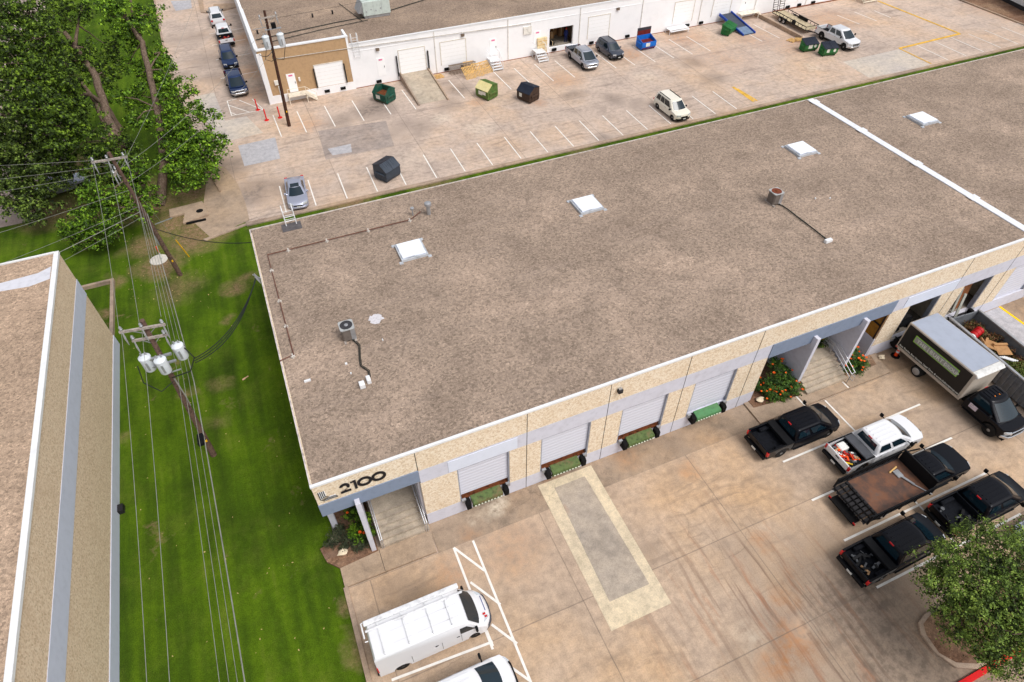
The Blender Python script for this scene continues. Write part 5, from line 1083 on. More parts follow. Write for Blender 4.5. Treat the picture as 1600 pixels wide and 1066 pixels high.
# concrete ramps with kerb walls
t = thing('concrete_ramp', 'sloping concrete truck ramp up to the second white roll-up door', 'ramp', (19.4, 73, 0))
b = MB(); b.prism([(76.38, .75), (69.3, .02), (69.3, -.05), (76.38, -.05)], 17.7, 21.1, plane='yz'); part(b, 'ramp_slab', m_stair, t)
for x in (17.55, 21.1): b = MB(); b.prism([(76.38, .95), (69.0, .18), (69.0, -.05), (76.38, -.05)], x, x+.17, plane='yz'); part(b, 'ramp_kerb', m_kerb, t)
b = MB(); b.box(70.55, 70.8, 66.5, 76.3, -.05, .5); tag(b.build('low_ramp_wall', m_kerb, bev=.02), 'long low concrete wall beside the utility trailer', 'wall')
# steps at the white warehouse
def wsteps(label, x, y, z, lw, lx, dirn=-1, steps=4, m_=m_whitemetal, rail_=True, side=1):
    """landing against the wall, flight going towards the camera"""
    t = thing('metal_stairs', label, 'stairs', (x, y, 0), 0, 'steps along the white warehouse')
    b = MB(); b.box(0, lw, -1.1, 0, z-.06, z); b.build('landing', m_, t)
    for q in range(steps):
        zz = z*(steps-q-.2)/steps; b = MB(); 
        if dirn == 0: b.box(0, lw, -1.1-(q+1)*.28, -1.1-q*.28, zz-.05, zz)
        else: b.box(lw+q*.28 if dirn > 0 else -(q+1)*.28, lw+(q+1)*.28 if dirn > 0 else -q*.28, -1.1, 0, zz-.05, zz)
        b.build('tread', m_, t)
    for px_, py_ in ((0, -1.08), (lw, -1.08), (0, -.05), (lw, -.05)): b = MB(); b.box(px_-.04, px_+.04, py_-.04, py_+.04, 0, z-.06); b.build('leg', m_, t)
    if rail_:
        b = MB(); e = (steps*.28)
        if dirn == 0:
            for xx in (0, lw): b.tube([(xx, 0, z+.9), (xx, -1.1, z+.9), (xx, -1.1-e, .95)], .03, 6); b.tube([(xx, -1.1, z), (xx, -1.1, z+.9)], .03, 6); b.tube([(xx, -1.1-e, 0), (xx, -1.1-e, .95)], .03, 6); b.bar((xx, -1.1, z-.05), (xx, -1.1-e, .05), .04, .14)
        else:
            xe = lw+e if dirn > 0 else -e; x0 = lw if dirn > 0 else 0
            b.tube([((0 if dirn > 0 else lw), -1.1, z+.9), (x0, -1.1, z+.9), (xe, -1.1, .95)], .03, 6)
            for yy in (-1.1, 0): b.bar((x0, yy, z-.05), (xe, yy, .05), .04, .14)
            for xx, zz in ((0 if dirn > 0 else lw, z), (x0, z), (xe, 0)): b.tube([(xx, -1.1, zz), (xx, -1.1, zz+.92)], .03, 6)
            b.tube([((0 if dirn > 0 else lw), -1.1, z+.45), (x0, -1.1, z+.45), (xe, -1.1, .5)], .025, 6)
        b.build('handrail', m_, t)
    return t
m_crs = M('cream_stair_paint', (232, 222, 204), .8, dirt=.2)
wsteps('cream wooden steps with railing at the tan wall beside the utility pole', 4.1, 76.2, .95, 2.0, 0, 1, 4, m_crs)
wsteps('narrow white steps behind the olive green dumpster', 28.9, 76.2, .95, 1.3, 0, 0, 4)
wsteps('white steps left of the open loading door', 35.2, 76.2, .95, 1.3, 0, 0, 4)
wsteps('low white landing right of the blue dumpster', 55.4, 76.2, .6, 3.0, 0, 0, 1, rail_=False)
wsteps('cream wide landing with steps left of the trailer', 67.2, 76.2, .9, 3.0, 0, 1, 3, m_crs, False)
wsteps('tall cream steps cut by the top edge right of the trailer', 88.3, 76.2, 1.6, 2.6, 0, 0, 6, m_crs)
# pallets, frames
def pallet(label, x, y, rz, z=0, tilt=0, w_=1.2, d=1.0, m_=m_pallet, group='wooden pallets'):
    t = thing('pallet', label, 'pallet', (x, y, z), rz, group); t.rotation_euler = (tilt, 0, rz)
    for i in range(3): b = MB(); yy = -d/2+.05+i*(d-.1)/2; b.box(-w_/2, w_/2, yy-.04, yy+.04, .02, .11); b.build('stringer', m_, t)
    for i in range(7): b = MB(); xx = -w_/2+.06+i*(w_-.12)/6; b.box(xx-.05, xx+.05, -d/2, d/2, .11, .13); b.build('board', m_, t)
    return t
pallet('single flat pallet right of the concrete ramp', 22.1, 75.4, .1, 0)
for i, (x, y, rz, z, ti, lb_) in enumerate(((25.6, 74.0, .1, .35, .55, 'front yellow pallet leaning at the olive dumpster'), (26.9, 74.3, -.1, .4, .6, 'second leaning yellow pallet in the pile behind the olive dumpster'), (28.1, 74.6, .2, .35, .6, 'rightmost leaning yellow pallet in the pile'), (26.2, 75.3, .0, .3, .8, 'back pallet of the leaning pile'))):
    pallet(lb_, x, y, rz, z, ti, 1.3, 1.9)
pallet('flat pallet left of the two dark green dumpsters', 69.3, 66.7, .3); pallet('upper pallet stacked at the two dark green dumpsters', 70.2, 66.2, -.5, .14)
t = thing('metal_rack_pile', 'pile of thin grey brown metal racks against the white wall', 'rack', (25.2, 75.6, 0))
for q in range(4):
    b = MB(); yy = -.5+q*.3; zt = 1.15-.08*q
    for i in range(9): xx = -1.5+i*.4; b.bar((xx, yy, 0), (xx+.1, yy+.1, zt), .035, .035)
    for zz in (.1, .5, .9, zt): b.bar((-1.5, yy, zz), (1.8, yy, zz+.03), .035, .035)
    b.build('rack_panel', M('weathered_rack', (142, 126, 112), .7, var=.25), t)
b = MB(); b.box(35.9, 37.2, 76.05, 76.35, .3, 2.2)
for q in range(4): b.box(35.9, 37.2, 76.02, 76.06, .45+q*.45, .5+q*.45, 1)
tag(b.build('plywood_stack', [M('pale_plywood', (232, 210, 168), .8), m_pallet]), 'pale plywood sheets standing left of the open loading door', 'plywood')
# goods and person in the open door of the white warehouse
rs = random.Random(4); k_ = 0
for (x, y, z, sx, sy_, sz, c) in ((38.1, 78.3, .62, .8, .7, 1.2, 0), (38.0, 80, .62, .9, .9, 2.2, 1), (39.4, 79.4, .62, .6, .6, .9, 0), (40.1, 80.5, .62, .9, .8, 1.9, 0), (40.9, 79.8, .62, .7, .8, 2.4, 1), (39.1, 81.0, .62, .9, .8, 2.6, 2), (38.5, 77.2, .62, .5, .4, .5, 3)):
    b = MB(); b.box(x-sx/2, x+sx/2, y-sy_/2, y+sy_/2, z, z+sz); b.box(x-.05, x+.05, y-sy_/2-.004, y+sy_/2+.004, z, z+sz+.004, 1)
    lbl = ('brown carton at left front inside the open loading door', 'tall carton stack at left back inside the loading door', 'short carton in the middle of the open loading door', 'carton stack right of the middle in the loading door', 'tallest carton stack at the right inside the loading door', 'tall wrapped goods at the back of the loading door', 'dark small box on the sill of the loading door')[k_]; k_ += 1
    tag(b.build('carton', [[m_card, M('brown_carton', (150, 110, 78), .9), M('grey_goods', (128, 120, 112), .8), m_trim][c], M('parcel_tape', (214, 190, 150), .6)], bev=.01), lbl, 'box', 'cartons inside the open loading door')
def person(x, y, z, rz):
    t = thing('person', 'person in dark blue clothes and red cap standing in the open loading door', 'person', (x, y, z), rz)
    V = [(0, 0, .95), (0, 0, 1.15), (0, 0, 1.38), (0, 0, 1.5), (0, 0, 1.6), (0, .17, 1.4), (0, .25, 1.12), (.16, .22, .95), (.28, .16, .98), (0, -.17, 1.4), (0, -.25, 1.12), (.14, -.22, .92), (.26, -.16, .95), (0, .1, .9), (.03, .11, .5), (-.02, .12, .08), (.14, .13, .03), (0, -.1, .9), (.0, -.11, .5), (-.04, -.12, .08), (.12, -.13, .03)]
    Ed = [(0, 1), (1, 2), (2, 3), (3, 4), (2, 5), (5, 6), (6, 7), (7, 8), (2, 9), (9, 10), (10, 11), (11, 12), (0, 13), (13, 14), (14, 15), (15, 16), (0, 17), (17, 18), (18, 19), (19, 20)]
    Rr = [.15, .14, .16, .06, .06, .075, .055, .04, .035, .075, .055, .04, .035, .1, .07, .05, .045, .1, .07, .05, .045]
    me = bpy.data.meshes.new('figure'); me.from_pydata(V, Ed, []); o = bpy.data.objects.new('figure', me); COL.objects.link(o)
    sk = o.modifiers.new('s', 'SKIN'); 
    for i, r_ in enumerate(Rr): me.skin_vertices[0].data[i].radius = (r_, r_)
    me.skin_vertices[0].data[0].use_root = True
    o.modifiers.new('u', 'SUBSURF').levels = 1
    dg = bpy.context.evaluated_depsgraph_get(); dg.update(); m2 = bpy.data.meshes.new_from_object(o.evaluated_get(dg)); COL.objects.unlink(o); bpy.data.objects.remove(o)
    m2.materials.clear(); m2.materials.append(M('dark_blue_clothes', (30, 40, 92), .9)); b_ = bpy.data.objects.new('body', m2); COL.objects.link(b_); b_.parent = t
    b = MB(); b.lathe((0.01, 0, 1.54), [(.04, 0), (.08, .04), (.095, .12), (.085, .2), (.04, .24)], 12); hd = b.build('head', M('skin_tone', (168, 118, 90), .7), t, smooth=60)
    b = MB(); b.lathe((0.0, 0, 1.70), [(.1, 0), (.1, .05), (.06, .1), (.01, .12)], 12); b.box(.06, .19, -.07, .07, 1.7, 1.72); b.build('cap', M('red_cap', (205, 40, 44), .8), t, smooth=50)
person(40.6, 77.4, .62, rad(-100))
# red bollards near the hatch
for x, y, lb_ in ((.4, 75.5, 'red bollard left of the white wall corner, farthest back'), (.98, 72.6, 'red bollard left of the pole'), (2.45, 72.6, 'red bollard nearest the utility pole')):
    t = thing('bollard', lb_, 'bollard', (x, y, 0), 0, 'red bollards'); b = MB(); b.lathe((0, 0, 0), [(.07, 0), (.07, 1.25), (.05, 1.3)], 12); b.build('post', m_redp, t, smooth=40); b = MB(); b.lathe((0, 0, 0), [(.26, 0), (.26, .03), (.08, .06)], 14); b.build('base_plate', m_redp, t)

# ================================================================== utility poles and wires
def pole(label, base, top, Ht, arms, mt):
    t = thing('utility_pole', label, 'utility pole', (base[0], base[1], 0)); dx, dy = top[0]-base[0], top[1]-base[1]
    ax = lambda z: (dx*z/Ht, dy*z/Ht, z)
    b = MB(); b.tube([ax(z) for z in (0, Ht*.3, Ht*.6, Ht)], [.19, .17, .15, .12], 12); b.build('pole_shaft', mt, t, smooth=50)
    b = MB(); c = ax(1.6); b.box(c[0]+.0, c[0]+.1, c[1]-.2, c[1]-.14, c[2], c[2]+.16); b.build('number_tag', m_brightyel, t)
    for (z, l_, ang, off, ins) in arms:
        c = Vector(ax(z)); d = Vector((math.cos(ang), math.sin(ang), 0)); s_ = Vector((d.y, -d.x, 0))*.16
        b = MB(); b.bar(c+s_+d*(off-l_/2), c+s_+d*(off+l_/2), .11, .13); o = b.build('crossarm', m_arm, t)
        for q in ins:
            p = c+s_+d*q; b = MB(); b.lathe((p.x, p.y, p.z+.05), [(.03, 0), (.06, .1), (.09, .14), (.05, .2), (.08, .24), (.04, .32)], 10); b.build('insulator', m_metal, o, smooth=50)
            b = MB(); b.tube([p+Vector((0, -.05, .0)), p+Vector((0, -.15, -.35)), p+Vector((.02, -.22, -.75))], [.03, .055, .02], 6); b.build('surge_arrester', m_metal, o)
        b = MB(); b.bar(c+s_+d*(off-l_*.3), c-Vector((0, 0, .6)), .03, .04); b.bar(c+s_+d*(off+l_*.3), c-Vector((0, 0, .6)), .03, .04); b.build('arm_brace', m_metal, o)
    return t, ax
def transformer(t, x, y, z, r_=.29, h=.95, m_=None):
    b = MB(); b.lathe((x, y, z), [(r_*.9, 0), (r_, .05), (r_, h-.1), (r_*1.08, h-.1), (r_*1.08, h), (r_*.75, h+.09), (.02, h+.13)], 20); o = b.build('transformer', m_ or M('transformer_paint', (214, 220, 226), .5, var=.03), t, smooth=40)
    for sx in (-.1, .12): b = MB(); b.lathe((x+sx, y+.05, z+h+.05), [(.04, 0), (.06, .06), (.03, .12), (.05, .18), (.02, .26)], 8); b.build('bushing', m_metal, o, smooth=50)
    b = MB(); b.box(x-.05, x+.05, y-r_-.04, y-r_+.02, z+.2, z+.75); b.build('mount_lug', m_metal, o)
    return o
pA, axA = pole('dark wooden utility pole with twin grey transformers beside the tan wall', (3.06, 70.22), (3.7, 70.7), 11.7, [(11.1, 1.9, rad(8), .2, (-.6, 1.0))], m_wood)
for x, y in ((-.45, -.25), (1.0, -.15)): transformer(pA, .5+x, .25+y, 8.35, .33, 1.15)
b = MB(); b.box(.9, 1.35, .2, .6, 10.0, 10.5); b.build('junction_box', m_trim, pA); b = MB(); b.bar((.2, .3, 10.0), (1.8, .3, 10.0), .3, .05); b.bar((-.9, .3, 10.2), (.4, .4, 10.2), .05, .05); b.build('equipment_shelf', m_metal, pA)
b = MB()
for x in (-.35, .1, .9): b.tube([(x*1.5+.4, 0, 8.4), (x*1.5, -.2, 7.4), (x+.4, .1, 7.0), (.4, .2, 7.2)], .03, 5)
b.build('drop_loop', m_wireb, pA, smooth=60)
pB, axB = pole('tall brown utility pole with guy stub between the trees and the lawn manhole', (-9.53, 48.05), (-10.05, 47.5), 11.6, [(11.15, 2.3, rad(-4), -.15, (-1.15, -.25, .8)), (10.2, 1.3, rad(-100), .1, (-.5, .1, .65))], m_wood2)
b = MB(); b.bar((.0, .0, 5.1), (1.1, 1.2, 4.6), .06, .06); b.build('side_bracket', m_metal, pB)
b = MB(); b.tube([(-.22, -.2, 6.3), (-.22, -.2, 3.0)], .07, 8); b.box(-.42, -.3, -.3, -.1, 3.4, 4.2); b.build('riser_pipe', m_metal, pB)
pC, axC = pole('brown utility pole carrying three pale transformers on the lawn', (-8.65, 28.47), (-8.3, 28.7), 11.6, [(11.2, 2.2, rad(-8), -.1, (-1.05, -.1, .9)), (10.5, 1.7, rad(-8), .0, (-.75, .75))], m_wood2)
for x, y in ((-.75, -.1), (.0, -.62), (.9, .12)): transformer(pC, .3+x, .2+y, 8.35)
b = MB(); b.box(.25-.5, .25+.6, -.1, .05, 9.1, 9.2); b.box(-.3, .9, -.15, .0, 8.6, 8.68); b.bar((.1, -.1, 7.9), (.9, -.1, 7.95), .06, .06); b.build('mount_bracket', m_metal, pC)
b = MB(); b.tube([(-.9, -.1, 9.0), (-1.0, -.4, 8.0), (-.4, -.6, 7.2), (.3, -.3, 7.4)], .03, 5); b.tube([(1.5, .2, 9.1), (1.75, 0, 8.4), (1.3, -.2, 7.7), (.3, -.2, 7.6)], .035, 5); b.build('drop_loop', m_wireb, pC, smooth=60)
b = MB(); b.tube([(.35, -.1, 7.4), (.45, -.3, 6.0), (.42, -.28, 5.2)], [.05, .035, .03], 6); b.build('riser_cable', m_wire, pC)
def wire(a, c, sag, r_=.012, m_=m_wire, lb_='', n=16):
    a, c = Vector(a), Vector(c); pts = [a.lerp(c, i/n)-Vector((0, 0, sag*4*(i/n)*(1-i/n))) for i in range(n+1)]
    b = MB(); b.tube(pts, r_, 5); o = b.build('overhead_wire', m_, smooth=60); tag(o, lb_, 'wire', 'wires strung along the utility poles')
PB = lambda dx, dy, z: (-10.0+dx, 47.55+dy, z); PC = lambda dx, dy, z: (-8.32+dx, 28.7+dy, z)
LW = 'thin pale overhead wire running down the lawn'
for i, (bx_, cx_, zb_, zc_, ex) in enumerate(((-1.2, -1.1, 11.5, 11.5, -9.35), (-.2, -.15, 11.5, 11.5, -8.75), (.95, .9, 11.5, 11.5, -7.9), (.25, .25, 7.9, 7.6, -7.75), (.3, .45, 7.4, 7.4, -7.45), (.35, .6, 6.9, 6.9, -7.2), (.4, .75, 6.4, 6.5, -7.0))):
    nm = ('leftmost of the top wires between the two lawn poles', 'middle of the top wires between the two lawn poles', 'rightmost of the top wires between the two lawn poles', 'highest of the lower wires between the two lawn poles', 'second lower wire between the two lawn poles', 'third lower wire between the two lawn poles', 'lowest thick cable between the two lawn poles')[i]
    r_ = .028 if i == 6 else .012
    wire(PB(bx_, 0, zb_), PC(cx_, 0, zc_), .35, r_, m_wire, nm)
    if i != 2: wire(PC(cx_, 0, zc_-(.3 if i < 3 else 0)), (ex+.25, 1, (9.6 if i < 3 else 7.0-(i-3)*.35)), .5, r_, m_wire, nm.replace('between the two lawn poles', 'running from the transformer pole to the photo bottom'))
b = MB(); x_, y_, z_ = -7.6, 24.5, 6.3; b.box(x_-.15, x_+.15, y_-.35, y_+.35, z_-.18, z_+.12); tag(b.build('splice_case', m_trim, bev=.04), 'black cable splice case hanging from the cable below the transformers', 'cable box')
for i, (z, yl, zl) in enumerate(((11.0, 50.6, 10.6), (10.6, 49.6, 10.2), (10.2, 48.8, 9.8), (8.6, 46.5, 8.6), (7.2, 45.5, 7.0), (6.8, 44.5, 6.9), (6.4, 44.0, 6.3))):
    wire((-9.95, 47.6-i*.05, z), (-40, yl+(yl-47.6)*3, zl), .3+.1*i, .024 if i == 5 else .012, m_wire, ('top', 'second', 'third', 'fourth', 'fifth', 'sixth, thick', 'lowest')[i]+' of the wires leaving the brown pole to the left edge')
wire((-9.9, 47.7, 10.2), (3.6, 70.5, 10.6), .9, .012, m_wire, 'upper wire from the brown pole to the pole at the tan wall')
wire((-9.9, 47.7, 9.0), (3.5, 70.5, 8.0), .9, .012, m_wire, 'lower wire from the brown pole to the pole at the tan wall')
wire((-9.8, 47.6, 10.3), (5, 120, 12), 1.5, .012, m_wire, 'wire from the brown pole up through the trees to the top')
wire((-9.6, 48, 4.7), (-2.9, 40.5, 6.6), .5, .03, m_wireb, 'dark service cable from the brown pole to the near roof corner')
for i in range(3): wire((-7.0, 28.6, 8.2-.15*i), (-2.95, 34.9+.1*i, 7.7), .9+.12*i, .03, m_wireb, ('upper', 'middle', 'lower')[i]+' black service cable from the transformers to the near roof edge')
wire((3.4, 70.3, 8.0), (2.2, 76.6, 5.6), .4, .035, m_wireb, 'black service cable from the far pole to the white warehouse corner')
wire((3.7, 70.6, 10.9), (50, 84, 12), 1.2, .012, m_wireb, 'dark wire from the far pole over the far roof')
# ================================================================== lawn fittings
b = MB(); b.lathe((-11.1, 50.9, 0), [(.0, 0), (.72, .0), (.72, .05), (.68, .06), (.3, .06)], 28); tag(b.build('manhole_cover', M('pale_manhole', (214, 208, 198), .85, var=.06, dirt=.15)), 'pale round manhole cover on the bare lawn earth near the pole', 'manhole cover')
t = thing('marker_post', 'short orange and white marker post behind the manhole cover', 'post', (*G(254, 406), 0)); b = MB(); b.lathe((0, 0, 0), [(.05, 0), (.05, .75)], 10); b.build('white_section', m_whitemetal, t); b = MB(); b.lathe((0, 0, .75), [(.055, 0), (.055, .65), (.02, .68)], 10); b.build('orange_section', M('marker_orange', (226, 84, 30), .6), t)
x, y = G(296, 402); t = thing('guy_guard', 'leaning yellow guy wire guard right of the brown pole', 'guy wire', (x, y, 0)); b = MB(); b.tube([(0, 0, .05), (-.35, -.25, 2.1)], .05, 8); b.build('yellow_sleeve', M('guy_yellow', (222, 170, 30), .6), t); b = MB(); b.tube([(-.35, -.25, 2.1), (-1.0, -1.5, 7.0)], .012, 5); b.build('guy_wire', m_wire, t)
t = thing('storm_inlet', 'cracked concrete storm inlet slab with a hole beside the gutter', 'storm drain', (-8.0, 56.7, 0))
b = MB(); b.prism([(-9.9, 58.2), (-6.95, 58.4), (-6.6, 55.9), (-8.85, 55.4), (-8.6, 57.0), (-9.9, 56.9)], 0, .2, plane='xy'); part(b, 'slab', m_walk, t, bev=.02)
b = MB(); b.lathe((-7.3, 56.8, .2), [(.32, 0), (.3, .012)], 14); part(b, 'hole', m_black, t); b = MB(); b.box(-8.6, -6.9, 55.25, 55.5, -.02, .12); part(b, 'curb_opening', m_black, t)
b = MB(); b.box(-3.35, -1.8, 53.24, 53.30, .03, .12); tag(b.build('drain_grate', m_rustbrown), 'rusty drain slot in the kerb left of the ladder', 'drain')
# rocks
def rock(label, x, y, s_, seed, c=(230, 214, 186)):
    rs = np.random.default_rng(seed); bm = bmesh.new(); bmesh.ops.create_icosphere(bm, subdivisions=2, radius=1)
    for v in bm.verts: v.co *= 1+.22*rs.standard_normal(); v.co.x *= s_*1.3; v.co.y *= s_; v.co.z *= s_*.6
    me = bpy.data.meshes.new('rock'); bm.to_mesh(me); bm.free(); me.materials.append(M('pale_rock', c, .9, var=.12)); o = bpy.data.objects.new('rock', me); COL.objects.link(o); o.location = (x, y, .25); tag(o, label, 'rock', 'pale rocks in the planting beds')
rock('flat pale triangular rock in front of the left entrance shrubs', *G(537, 866), .2, 2); rock('small white rock at the lawn corner of the left planting bed', -2.95, 19.6, .13, 5)
rock('pale rock under the left flowering bush', *G(1186, 628), .24, 7); rock('pale rock right of the right flowering bush', *G(1376, 562), .2, 9)
# traffic delineator
x, y = 37.4, 17.75; t = thing('traffic_delineator', 'orange and white striped traffic delineator behind the box truck', 'traffic cone', (x, y, 0))
b = MB(); b.lathe((0, 0, 0), [(.32, 0), (.32, .06), (.12, .1)], 8); b.build('rubber_base', m_black, t); b = MB(); b.lathe((0, 0, .08), [(.13, 0), (.09, 1.0), (.05, 1.05)], 14); b.build('post', M('safety_orange', (246, 74, 20), .5), t, smooth=40)
for z in (.42, .72): b = MB(); b.lathe((0, 0, z), [(.125, 0), (.115, .16)], 14); b.build('reflective_band', m_whitemetal, t, smooth=40)
b = MB(); b.lathe((27.9, 16.0, 0), [(.17, 0), (.2, .32), (.16, .33)], 14); tag(b.build('bucket', m_dark, smooth=40), 'small dark bucket on the apron below the fourth dock door', 'bucket'); 
for o in [o for o in bpy.data.objects if o.name == 'bucket']: o.location = (G(1263, 652)[0]-27.9, G(1263, 652)[1]-16.0, 0)
b = MB(); b.lathe((0, 0, 0), [(.08, 0), (.1, .12), (.03, .14)], 10); o = b.build('yellow_cap', m_brightyel); o.location = (*G(1269, 656), 0); tag(o, 'tiny yellow cap beside the dark bucket', 'cap')
# ================================================================== roll-off container
t = thing('roll_off_container', 'long grey open container full of yard waste right of the box truck', 'container', (41.95, 18.0, 0), rad(-4))
m_ct = M('ridged_grey_container', (120, 124, 130), .6, .2, var=.12, dirt=.15); cl, cw, chh = 9.5, 2.6, 1.75
for xx in (0, cw):
    b = MB(); b.box(xx-.04, xx+.04, -cl, 0, .15, chh)
    for q in range(22): yy = -cl+.2+q*.43; b.box(xx-(.12 if xx == 0 else -.02), xx+(.12 if xx else -.02), yy, yy+.14, .2, chh-.08)
    b.build('side_wall', m_ct, t); b = MB(); b.box(xx-.1, xx+.1, -cl, .05, chh, chh+.12); b.build('top_rail', m_metal, t, bev=.02)
for q in (-.06, -cl): MB().box(.04, cw-.04, q, q+.08, .15, chh).build('end_wall', m_ct, t)
b = MB(); b.box(.04, cw-.04, -cl+.08, -.06, .12, .3); b.build('floor', m_dark, t)
def cpt(lx, ly): a = rad(-4); return (41.95+lx*math.cos(a)-ly*math.sin(a), 18.0+lx*math.sin(a)+ly*math.cos(a))
x, y = cpt(.75, -1.7); b = MB(); b.lathe((0, 0, 0), [(.3, 0), (.3, .25), (.33, .27), (.3, .3), (.3, .6), (.33, .62), (.3, .64), (.3, .85)], 18, 'x'); o = b.build('red_drum', M('bright_red_drum', (176, 20, 26), .4), smooth=40); o.location = (x-.3, y, 1.45); o.rotation_euler = (0, -.2, .2); tag(o, 'bright red drum lying on the waste in the container', 'drum')
b = MB(); b.lathe((0, 0, 0), [(.31, 0), (.31, .3)], 16, 'x'); o = b.build('white_tub', m_whitemetal); o.location = (x-.65, y-.05, 1.4); tag(o, 'white tub left of the red drum in the container', 'tub')
for i, (lx, ly, a, s_, z) in enumerate(((1.0, -2.9, .5, 1.0, 1.5), (1.35, -3.5, -.3, 1.1, 1.45), (.8, -2.5, 1.0, .6, 1.45))):
    x, y = cpt(lx, ly); b = MB(); b.box(-s_/2, s_/2, -s_*.35, s_*.35, 0, .03); b.box(-s_/2, s_/2, s_*.35, s_*.5, .0, .14); o = b.build('cardboard_sheet', m_card); o.location = (x, y, z); o.rotation_euler = (.15*i, .1, a)
    tag(o, ('flattened cardboard box in the middle of the container', 'largest flattened cardboard lying lowest in the container', 'small torn cardboard piece next to the red drum')[i], 'cardboard')
x, y = cpt(.55, -3.9)
for i in range(3): b = MB(); b.tube([(0, 0, 0), (.5, -.7, .02)], .05, 6); o = b.build('white_pipe', m_whitemetal); o.location = (x+.14*i, y-.05*i, 1.52); tag(o, ('left', 'middle', 'right')[i]+' of three white pipes at the near side of the container', 'pipe')
# ramp beyond the container
b = MB(); b.prism([(44.9, 18.3), (46.6, 18.3), (46.6, -10), (44.9, -10)], 0, .05, plane='xy'); tag(b.build('ramp_walkway', m_patch2), kind='structure', label='grey concrete strip right of the container')
b = MB(); b.box(48.7, 48.9, 5, 18.45, .0, .026); tag(b.build('bright_yellow_line', m_brightyel), kind='structure', label='bright yellow line right of the container')
b = MB(); b.box(46.6, 48.7, -10, 18.44, -.02, .012); tag(b.build('yellow_line_base', m_patch2), kind='structure')
# things inside open dock doors
t = thing('black_generator', 'black machine standing inside the fifth dock door', 'machine', (38.6, 19.5, 1.15)); b = MB(); b.box(-.7, .7, -.5, .5, .15, .95); b.build('housing', m_trim, t, bev=.08, seg=2); b = MB(); b.box(-.5, .5, -.35, .35, .95, 1.05); b.bar((-.6, -.4, 1.0), (.6, -.4, 1.0), .05, .05); b.build('handle_frame', m_dark, t)
for sx in (-.55, .55): b = MB(); b.lathe((sx, -.6, .18), [(.18, 0), (.18, .12)], 12, 'y'); b.build('wheel', m_black, t)
for i, (x, y, l_, c, r_) in enumerate(((43.1, 20.3, 1.9, (190, 190, 180), .1), (43.35, 20.8, 2.0, (206, 204, 196), .09), (43.7, 21.0, 2.2, (150, 96, 60), .12), (44.0, 21.0, 2.3, (120, 72, 48), .1), (44.35, 21.0, 2.2, (166, 120, 84), .12))):
    b = MB(); b.bar((x, y-2.0, 1.2), (x+.25, y-1.6, 1.2+l_), r_*1.6, r_); tag(b.build('leaning_board', M('board_%d' % i if False else ('pale_board' if i < 2 else 'brown_board'), c, .8)), ('pale board furthest left', 'second pale board', 'reddish board left of centre', 'dark brown board right of centre', 'tan board furthest right')[i]+' leaning inside the sixth dock door', 'board', 'boards inside the sixth dock door')
b = MB(); b.lathe((42.6, 19.3, 1.15), [(.15, 0), (.15, .5), (.1, .55)], 12); tag(b.build('green_bin', M('green_bin', (30, 110, 60), .6)), 'small green bin inside the left of the sixth dock door', 'bin')
# tree island with red kerb
b = MB(); isl = [(23.62+0*1, 2.7), (23.5, 1.8), (23.9, .8), (24.8, .35), (26.5, .3), (60, .3), (60, 3.2), (24.6, 3.35), (23.9, 3.15)]
def inset(P, k): cx, cy = 27, 1.8; return [(x+(.18 if x < 25 else 0), y+(.17 if y < 1.8 else -.17)) for x, y in P]
b = MB(); b.prism(isl, -.02, .14, plane='xy'); tag(b.build('tree_island_kerb', m_kerb, bev=.02), kind='structure', label='curved concrete kerb of the tree island')
sheet('island_soil', inset(isl, .9), .15, m_mulch, 'brown mulch in the tree island')
b = MB(); b.box(20.5, 60, .02, .29, -.02, .15); tag(b.build('red_painted_kerb', m_redp, bev=.01), kind='structure', label='bright red painted fire lane kerb')

# ================================================================== plants
def leafmat(name, stops, tr=.18):
    k = Nd(name); P_ = k.pos(); f = k.noise(P_, .9, 4, .75); f2 = k.vor(P_, 4.5, 'F1', 'Color')
    fac = k.math('ADD', k.math('MULTIPLY', f, .55), k.math('MULTIPLY', k.xyz(f2)[0], .45)); col = k.ramp(fac, [(p, srgb(*c)) for p, c in stops])
    k.fin(col, .6, 0, .25); t_ = k.n('ShaderNodeBsdfTranslucent'); k.l(col, t_.inputs['Color']); mx = k.n('ShaderNodeMixShader'); mx.inputs[0].default_value = tr
    k.l(k.b.outputs[0], mx.inputs[1]); k.l(t_.outputs[0], mx.inputs[2]); k.l(mx.outputs[0], k.out.inputs[0]); return k.m
lm_pecan = leafmat('pecan_leaves', [(.25, (21, 30, 12)), (.45, (49, 67, 21)), (.6, (87, 114, 34)), (.78, (144, 174, 54))])
lm_bright = leafmat('bright_leaves', [(.25, (28, 43, 12)), (.45, (63, 91, 22)), (.6, (106, 146, 36)), (.78, (167, 205, 56))])
lm_dark = leafmat('grey_green_leaves', [(.25, (25, 31, 15)), (.45, (55, 72, 30)), (.6, (99, 121, 49)), (.78, (151, 177, 77))])
lm_oak = leafmat('oak_leaves', [(.25, (31, 43, 18)), (.45, (69, 87, 37)), (.6, (114, 141, 60)), (.78, (175, 200, 92))])
lm_shrub = leafmat('shrub_leaves', [(.25, (40, 62, 30)), (.45, (62, 92, 38)), (.6, (84, 120, 46)), (.8, (120, 150, 60))])
lm_low = leafmat('low_shrub_leaves', [(.25, (40, 48, 36)), (.5, (66, 74, 54)), (.8, (98, 104, 74))])
lm_waste = leafmat('dry_cuttings', [(.25, (84, 50, 36)), (.45, (120, 78, 52)), (.6, (110, 96, 56)), (.8, (130, 134, 76))])
lm_wasteg = leafmat('green_cuttings', [(.25, (70, 84, 36)), (.5, (100, 116, 50)), (.8, (134, 140, 80))])
